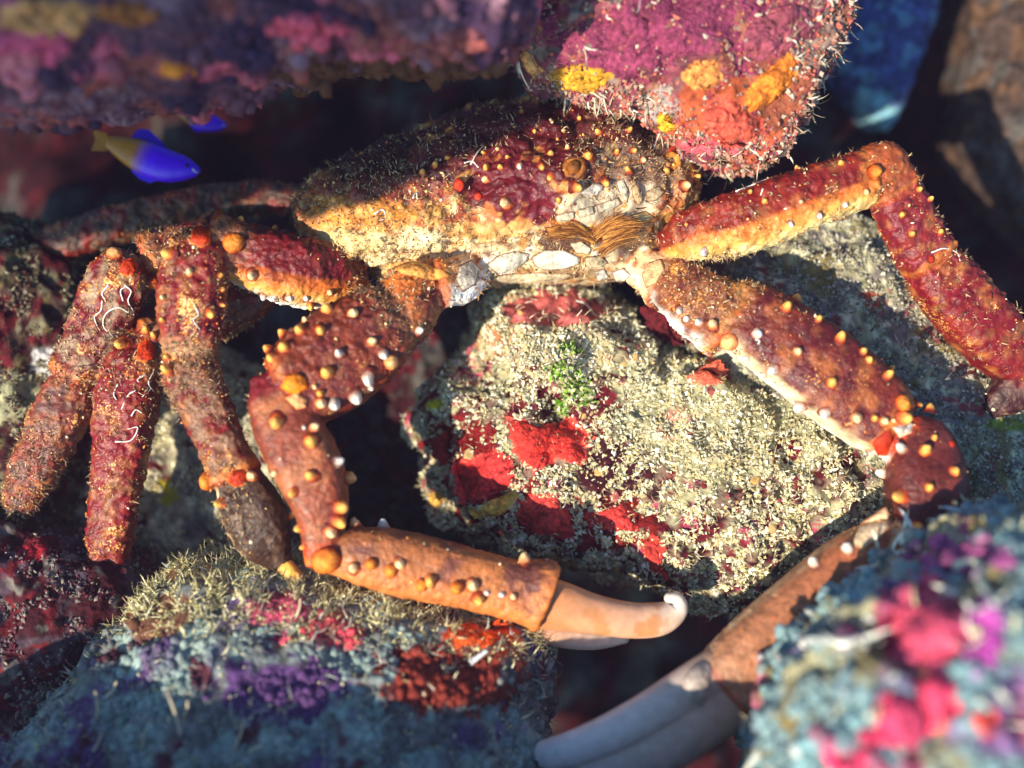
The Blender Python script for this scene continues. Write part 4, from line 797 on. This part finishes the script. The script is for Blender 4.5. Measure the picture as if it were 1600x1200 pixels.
for q_, ol in enumerate([[(186, 428), (192, 408), (206, 402), (216, 414), (212, 428), (198, 432)], [(296, 380), (300, 358), (314, 350), (328, 362), (330, 380), (314, 388)], [(212, 562), (216, 540), (230, 528), (242, 542), (240, 560), (226, 568)], [(354, 752), (362, 736), (378, 732), (388, 744), (384, 758), (366, 762)]]):
    plate(ol, srgb(205, 58, 18), 5, srgb(225, 130, 50), seed=80 + q_, name='joint_plate', label='red orange membrane at a leg joint')
plate([(1394, 668), (1410, 662), (1428, 662), (1424, 676), (1406, 684)], srgb(205, 192, 178), 5, seed=74, rim=srgb(225, 170, 130), name='joint_plate')
plate([(1328, 850), (1346, 818), (1384, 792), (1396, 815), (1376, 840), (1348, 860)], srgb(222, 192, 150), 2, seed=75, rim=srgb(170, 105, 60), name='joint_plate')
def lathe(center_px, r, prof, lo, hi, name, label=None, mat=M_KNOB, n=24):
    h = hit([CR], *center_px); q, nn = h[0], h[1]; nn = unit((nn + np.array([0, 0, 0.8]))[None])[0]
    a = unit(np.cross(nn, [[0, 1, 0.2]]))[0]; b = np.cross(nn, a); V, C = [], []
    for k, (rr, z) in enumerate(prof):
        th = np.linspace(0, 2 * np.pi, n, endpoint=False)
        V.append(q + nn * z * r + np.outer(np.cos(th) * rr * r, a) + np.outer(np.sin(th) * rr * r, b)); C += [lerp(lo, hi, np.array(k / (len(prof) - 1)))] * n
    V = np.vstack(V); V += 1.6 * np.stack([fbm(V, 9, 2, 3), fbm(V, 9, 2, 4), fbm(V, 9, 2, 5)], 1); m = len(prof); i = np.arange(m - 1)[:, None] * n; j = np.arange(n)[None]; j2 = (j + 1) % n
    Q = np.stack([(i + j).ravel(), (i + j2).ravel(), (i + n + j2).ravel(), (i + n + j).ravel()], 1)
    return child(name, V, Q, np.array(C), mat, label)
lathe((897, 262), 14, [(1.5, -0.6), (1.3, -0.1), (1.05, 0.16), (0.8, 0.12), (0.66, -0.05), (0.5, -0.2)], srgb(80, 20, 12), srgb(190, 120, 45), 'eye_socket', 'golden ring round the eye')
lathe((897, 262), 10, [(1.0, -0.6), (1.0, 0.3), (0.85, 0.75), (0.5, 1.05), (0.15, 1.15), (0.01, 1.16)], srgb(150, 90, 30), srgb(90, 50, 25), 'eye')
lathe((1050, 252), 14, [(1.1, -0.5), (1.05, 0.2), (0.85, 0.5), (0.6, 0.3), (0.4, 0.1)], srgb(140, 60, 20), srgb(215, 150, 60), 'eye_socket')
def bristle_fan(root, ends, label, n=90, seed=0):
    rng = np.random.default_rng(seed); h = hit([CR], *root); zr = h[0][2] + 6; A, F, C = [], [], []
    for k in range(n):
        t = rng.random(); e = np.array(ends[0]) * (1 - t) + np.array(ends[1]) * t + rng.normal(size=2) * 4
        p0 = P(root[0] + rng.normal() * 5, root[1] + rng.normal() * 4, zr); p2 = P(e[0], e[1], zr + rng.uniform(4, 18)); p1 = (p0 + p2) / 2 + np.array([0, 8, 10.0])
        pts = np.array([(1 - s) ** 2 * p0 + 2 * s * (1 - s) * p1 + s * s * p2 for s in np.linspace(0, 1, 6)])
        w = np.array([0.0, 1.0, 0.3]) * rng.uniform(0.6, 1.1); b0 = len(A) 
        for s, q in enumerate(pts): ww = w * (1 - s / 6.5); A += [q - ww, q + ww]
        for s in range(5): F.append((b0 + 2 * s, b0 + 2 * s + 1, b0 + 2 * s + 3, b0 + 2 * s + 2))
        C += [colours(rng, [srgb(130, 76, 30), srgb(90, 52, 24), srgb(175, 120, 58)], 1)[0]] * 12
    o = child('mouth_bristles', np.array(A), np.array(F), np.array(C), M_TURF, label); o['kind'] = 'stuff'
bristle_fan((926, 372), [(850, 372), (890, 348)], 'golden bristles sweeping over the mouth plates', 110, 1)
bristle_fan((928, 368), [(1010, 352), (950, 335)], 'golden bristles sweeping towards the far eye', 110, 2)
bristle_fan((938, 392), [(990, 372), (1000, 350)], None, 60, 3)

# ------------------------------------------------------------------ threads, tubes and tufts
def tube(pts, r, n=7, taper=0.6):
    Pn = cat_rom(pts, 6); tg = unit(np.gradient(Pn, axis=0)); w = unit(np.cross(tg, [[0.3, 0.2, 1]])); d = np.cross(tg, w); m = len(Pn)
    rr = r * np.linspace(1, taper, m); th = np.linspace(0, 2 * np.pi, n, endpoint=False)
    V = np.vstack([Pn[i] + rr[i] * (np.outer(np.cos(th), w[i]) + np.outer(np.sin(th), d[i])) for i in range(m)])
    i = np.arange(m - 1)[:, None] * n; j = np.arange(n)[None]; j2 = (j + 1) % n
    Q = np.stack([(i + j).ravel(), (i + j2).ravel(), (i + n + j2).ravel(), (i + n + j).ravel()], 1)
    F = [Q, np.array([list(range(n))[::-1], [(m - 1) * n + k for k in range(n)]])]
    return V, F
def laid(pts, on, r, lift=1.0):
    out = []
    for x, y in pts:
        h = hit([SURF[k] for k in on], x, y)
        if h is not None: out.append(h[0] + h[1] * (r * lift))
    return out
for pl in [[(195, 445), (205, 455), (200, 470), (208, 485)], [(160, 470), (158, 485), (148, 495), (152, 510)], [(200, 488), (185, 480), (166, 490), (162, 510), (175, 525)], [(192, 470), (188, 455), (196, 448)], [(170, 445), (160, 458), (165, 470)],
           [(305, 480), (310, 492), (302, 500), (312, 515)], [(185, 600), (178, 615), (182, 625)], [(228, 585), (215, 595), (235, 605), (222, 620)], [(212, 610), (200, 618), (190, 640)], [(180, 690), (205, 688), (215, 668), (200, 670)], [(240, 580), (232, 598), (240, 612)], [(205, 650), (212, 640), (222, 645)],
           [(735, 258), (745, 240), (756, 228)], [(725, 255), (738, 252), (748, 262)], [(585, 335), (598, 328), (602, 340), (592, 346)], [(645, 310), (650, 300), (652, 312)], [(1150, 300), (1165, 285), (1185, 280), (1205, 278)], [(1185, 282), (1192, 295), (1188, 305)], [(1205, 278), (1212, 292)], [(1180, 530), (1187, 533), (1184, 538)], [(1455, 395), (1475, 388), (1495, 395), (1500, 408)]]:
    L_ = laid(pl, ['crab'], 0.9)
    if len(L_) > 1: V, F = tube(L_, 1.3); child('worm_tube', V, F, np.tile(srgb(235, 228, 215), (len(V), 1)), M_KNOB)
def strand(name, label, cat, pts, r, colr, group=None, mat=M_TURF):
    V, F = tube(pts, r); o = mesh_np(name, V, F, mat, np.tile(colr, (len(V), 1))); return props(o, label, cat, group)
MD = ['mound']
strand('algae_strand', 'brown thread of algae arching over the top of the mound', 'algae', [hit([SURF['mound']], 735, 640)[0], P(752, 590, -70), P(785, 552, -45), P(820, 545, -50), hit([SURF['mound']], 850, 562)[0]], 2.2, srgb(150, 110, 95))
strand('algae_strand', 'thin pink thread hanging across the deep red sponge', 'algae', [hit([SURF['mound']], 760, 655)[0], P(738, 680, -60), P(728, 705, -50), P(724, 750, -50), hit([SURF['mound']], 722, 785)[0]], 1.2, srgb(190, 120, 130))
strand('algae_strand', 'fine dark thread drooping over the cream turf', 'algae', [hit([SURF['mound']], 1110, 738)[0], P(1090, 758, -30), P(1050, 775, -25), hit([SURF['mound']], 1015, 785)[0]], 1.2, srgb(110, 80, 70))
strand('algae_strand', 'white thread on the crest of the mound', 'algae', [hit([SURF['mound']], 900, 470)[0] + np.array([0, 0, 4.]), P(915, 475, -60), P(930, 492, -55), hit([SURF['mound']], 948, 506)[0]], 1.4, srgb(225, 220, 210))
g = [srgb(95, 150, 25), srgb(130, 175, 45), srgb(80, 120, 30), srgb(150, 165, 90), srgb(110, 130, 60)]
pp = []; nn_ = []
rg = np.random.default_rng(5)
for (x, y, rx, ry, n_) in [(890, 548, 14, 10, 40), (876, 578, 18, 9, 50), (895, 600, 14, 20, 90), (880, 634, 10, 14, 40), (912, 622, 12, 12, 24), (868, 590, 10, 8, 12)]:
    for _ in range(n_):
        h = hit([SURF['mound']], x + rg.normal() * rx * 0.6, y + rg.normal() * ry * 0.6)
        if h is not None: pp.append(h[0]); nn_.append(h[1])
v, f, c = blades(np.array(pp), np.array(nn_), rg, (5, 13), (1.6, 3.4), g, 0.9, 0.9, (0, 0.2, 0.2), 2)
o = mesh_np('green_algae', v, f, M_TURF, c, False); props(o, 'bright green leafy algae tuft on the mound above the red sponge', 'algae', None, None)
h0 = hit([SURF['low_left']], 597, 935)
if h0 is not None: strand('worm_tube', 'short upright white tube in front of the folded claw', 'worm tube', [h0[0] - h0[1] * 3, h0[0] + np.array([0, 14, 6.]), h0[0] + np.array([0, 30, 10.])], 3.2, srgb(240, 235, 225), None, M_KNOB)
L_ = laid([(768, 965), (770, 950), (785, 955), (795, 975), (798, 992)], ['low_left'], 4, 2)
if len(L_) > 2: strand('worm_tube', 'curly white tube beside the vivid orange sponge', 'worm tube', L_, 3.0, srgb(225, 220, 205), None, M_KNOB)
L_ = laid([(735, 1035), (750, 1030), (762, 1018)], ['low_left'], 4, 2)
if len(L_) > 2: strand('worm_tube', 'short white tube under the vivid orange sponge', 'worm tube', L_, 5.0, srgb(215, 215, 215), None, M_KNOB)
L_ = laid([(1262, 1012), (1290, 1012), (1320, 1008), (1345, 1000)], ['low_right'], 5, 2)
if len(L_) > 2: strand('worm_tube', 'straight white tube on the coral head', 'worm tube', L_, 6.0, srgb(235, 232, 220), None, M_KNOB)
L_ = laid([(1500, 890), (1530, 880), (1545, 910), (1548, 950)], ['low_right'], 5, 2)
if len(L_) > 2: strand('worm_tube', 'pale curved tube on the crest of the coral head', 'worm tube', L_, 6.0, srgb(205, 215, 190), None, M_KNOB)
for q, (x, y, dx, dy, ln) in enumerate([(150, 1130, 5, 60, 50), (165, 1090, 20, 25, 40), (280, 1150, -10, 60, 70), (285, 1120, 10, 20, 40), (140, 1180, 25, 40, 45), (75, 1165, 0, 40, 30), (220, 1170, 8, 30, 30), (360, 1180, 25, 60, 60), (460, 965, 10, 25, 40)]):
    h = hit([SURF['low_left'], SURF['low_dark']], x, y)
    if h is None: continue
    d_ = unit(np.array([[dx, dy, 18.0]]))[0]
    strand('hydroid_stalk', 'thin pale stalk rising from the shaded dome rock', 'hydroid', [h[0] - h[1] * 3, h[0] + d_ * ln * 0.5 + np.array([3, 0, 0.]), h[0] + d_ * ln], 2.4, srgb(190, 175, 150), 'hydroid stalks on the dome rock')

# ------------------------------------------------------------------ fish
def fish(at, scale, label, bend=0.0):
    root = empty('basslet_fish', P(*at)); props(root, label, 'fish', 'blue and yellow fish')
    fx = lambda x, y, z: (at[0] + (x - 235) * scale, at[1] + (y - 245) * scale, at[2] + z * scale)
    VIO = srgb(88, 8, 240); YEL = srgb(165, 105, 2)
    st = [(*fx(168, 218, 0), 12 * scale, 6 * scale), (*fx(195, 230, 2), 22 * scale, 11 * scale), (*fx(225, 243, 5), 28 * scale, 15 * scale), (*fx(258, 256, 8), 28 * scale, 16 * scale), (*fx(288, 261, 10), 22 * scale, 13 * scale), (*fx(306, 264, 11), 14 * scale, 9 * scale), (*fx(315, 265, 12), 7 * scale, 5 * scale)]
    V, F, t, O = loft(st, sup=2.0, cap=0.6)
    C = lerp(np.tile(YEL, (len(V), 1)), VIO, sstep(0.24, 0.42, t))
    mesh_np('body', V, F, M_FISH, C, parent=root)
    def fin(name, pts, c, th=1.6):
        V = np.array([P(*fx(*p)) for p in pts]); n = len(V); V2 = np.vstack([V + [0, 0, th], V - [0, 0, th]])
        F = [np.array([[k, (k + 1) % n, n + (k + 1) % n, n + k] for k in range(n)])]
        tri = np.array([[0, k, k + 1] for k in range(1, n - 1)]); F.append(np.vstack([tri, tri[:, ::-1] + n]))
        mesh_np(name, V2, F, M_FISH, np.tile(c, (2 * n, 1)), smooth=False, parent=root)
    fin('tail_fin', [(175, 219, 0), (160, 202, -2), (138, 196, -4), (143, 213, -4), (136, 232, -4), (160, 232, -1)], srgb(150, 95, 5))
    fin('dorsal_fin', [(200, 214, 2), (214, 196, 2), (232, 196, 3), (252, 214, 5), (275, 240, 8), (240, 240, 5), (205, 228, 2)], srgb(45, 10, 165))
    fin('anal_fin', [(200, 248, 3), (205, 268, 2), (218, 280, 3), (234, 286, 4), (250, 281, 6), (262, 276, 7), (245, 262, 6), (222, 256, 4)], srgb(60, 10, 215))
    h = P(*fx(296, 256, 23)); th = np.linspace(0, 2 * np.pi, 12, endpoint=False); r = 3.6 * scale
    for nm, rr, zz, c in (('eye', 1.0, 0, srgb(15, 10, 30)),):
        V = np.vstack([[h[0], h[1], h[2] + r * 0.5 + zz]] + [[h[0] + r * rr * math.cos(a), h[1] + r * rr * math.sin(a), h[2] - r * 0.3 + zz] for a in th])
        mesh_np(nm, V, np.array([[0, k + 1, (k + 1) % 12 + 1] for k in range(12)]), M_KNOB, np.tile(c, (13, 1)), parent=root)
    V, F = tube([P(*fx(306, 262, 20)), P(*fx(312, 268, 18)), P(*fx(317, 266, 14))], 2.0 * scale)
    mesh_np('mouth', V, F, M_KNOB, np.tile(srgb(215, 205, 235), (len(V), 1)), parent=root)
    return root
fish((235, 248, -90), 0.93, 'violet fish with a mustard yellow tail hovering below the purplish overhang')
fish((312, 186, -170), 0.5, 'small violet fish half hidden behind the overhang lip')
# ------------------------------------------------------------------ the water itself
hz = bpy.data.materials.new('sea_water'); hz.use_nodes = True; hn = hz.node_tree.nodes; hn.remove(hn['Principled BSDF'])
pv = hn.new('ShaderNodeVolumePrincipled'); pv.inputs['Color'].default_value = (0.80, 0.60, 0.95, 1); pv.inputs['Density'].default_value = 0.035; pv.inputs['Anisotropy'].default_value = 0.2
hz.node_tree.links.new(pv.outputs[0], hn['Material Output'].inputs['Volume'])
bpy.context.view_layer.update()
bb = np.array([[list(o.matrix_world @ Vector(c)) for c in o.bound_box] for o in bpy.data.objects if o.type == 'MESH' and o.parent is None]).reshape(-1, 3)
lo_, hi_ = bb.min(0) - 0.05, np.maximum(bb.max(0), np.array(cam.location)) + 0.05; lo_[2] -= 1.0
hv = [(x, y, z) for x in (lo_[0], hi_[0]) for y in (lo_[1], hi_[1]) for z in (lo_[2], hi_[2])]
hm = bpy.data.meshes.new('haze'); hm.from_pydata(hv, [], [(0, 1, 3, 2), (4, 6, 7, 5), (0, 4, 5, 1), (2, 3, 7, 6), (0, 2, 6, 4), (1, 5, 7, 3)]); hm.materials.append(hz)
ho = link(bpy.data.objects.new('haze', hm)); props(ho, 'thin blue haze of the sea water in the crevice', 'haze', None, 'stuff')
for o in bpy.data.objects:
    if '_org' in o: del o['_org']
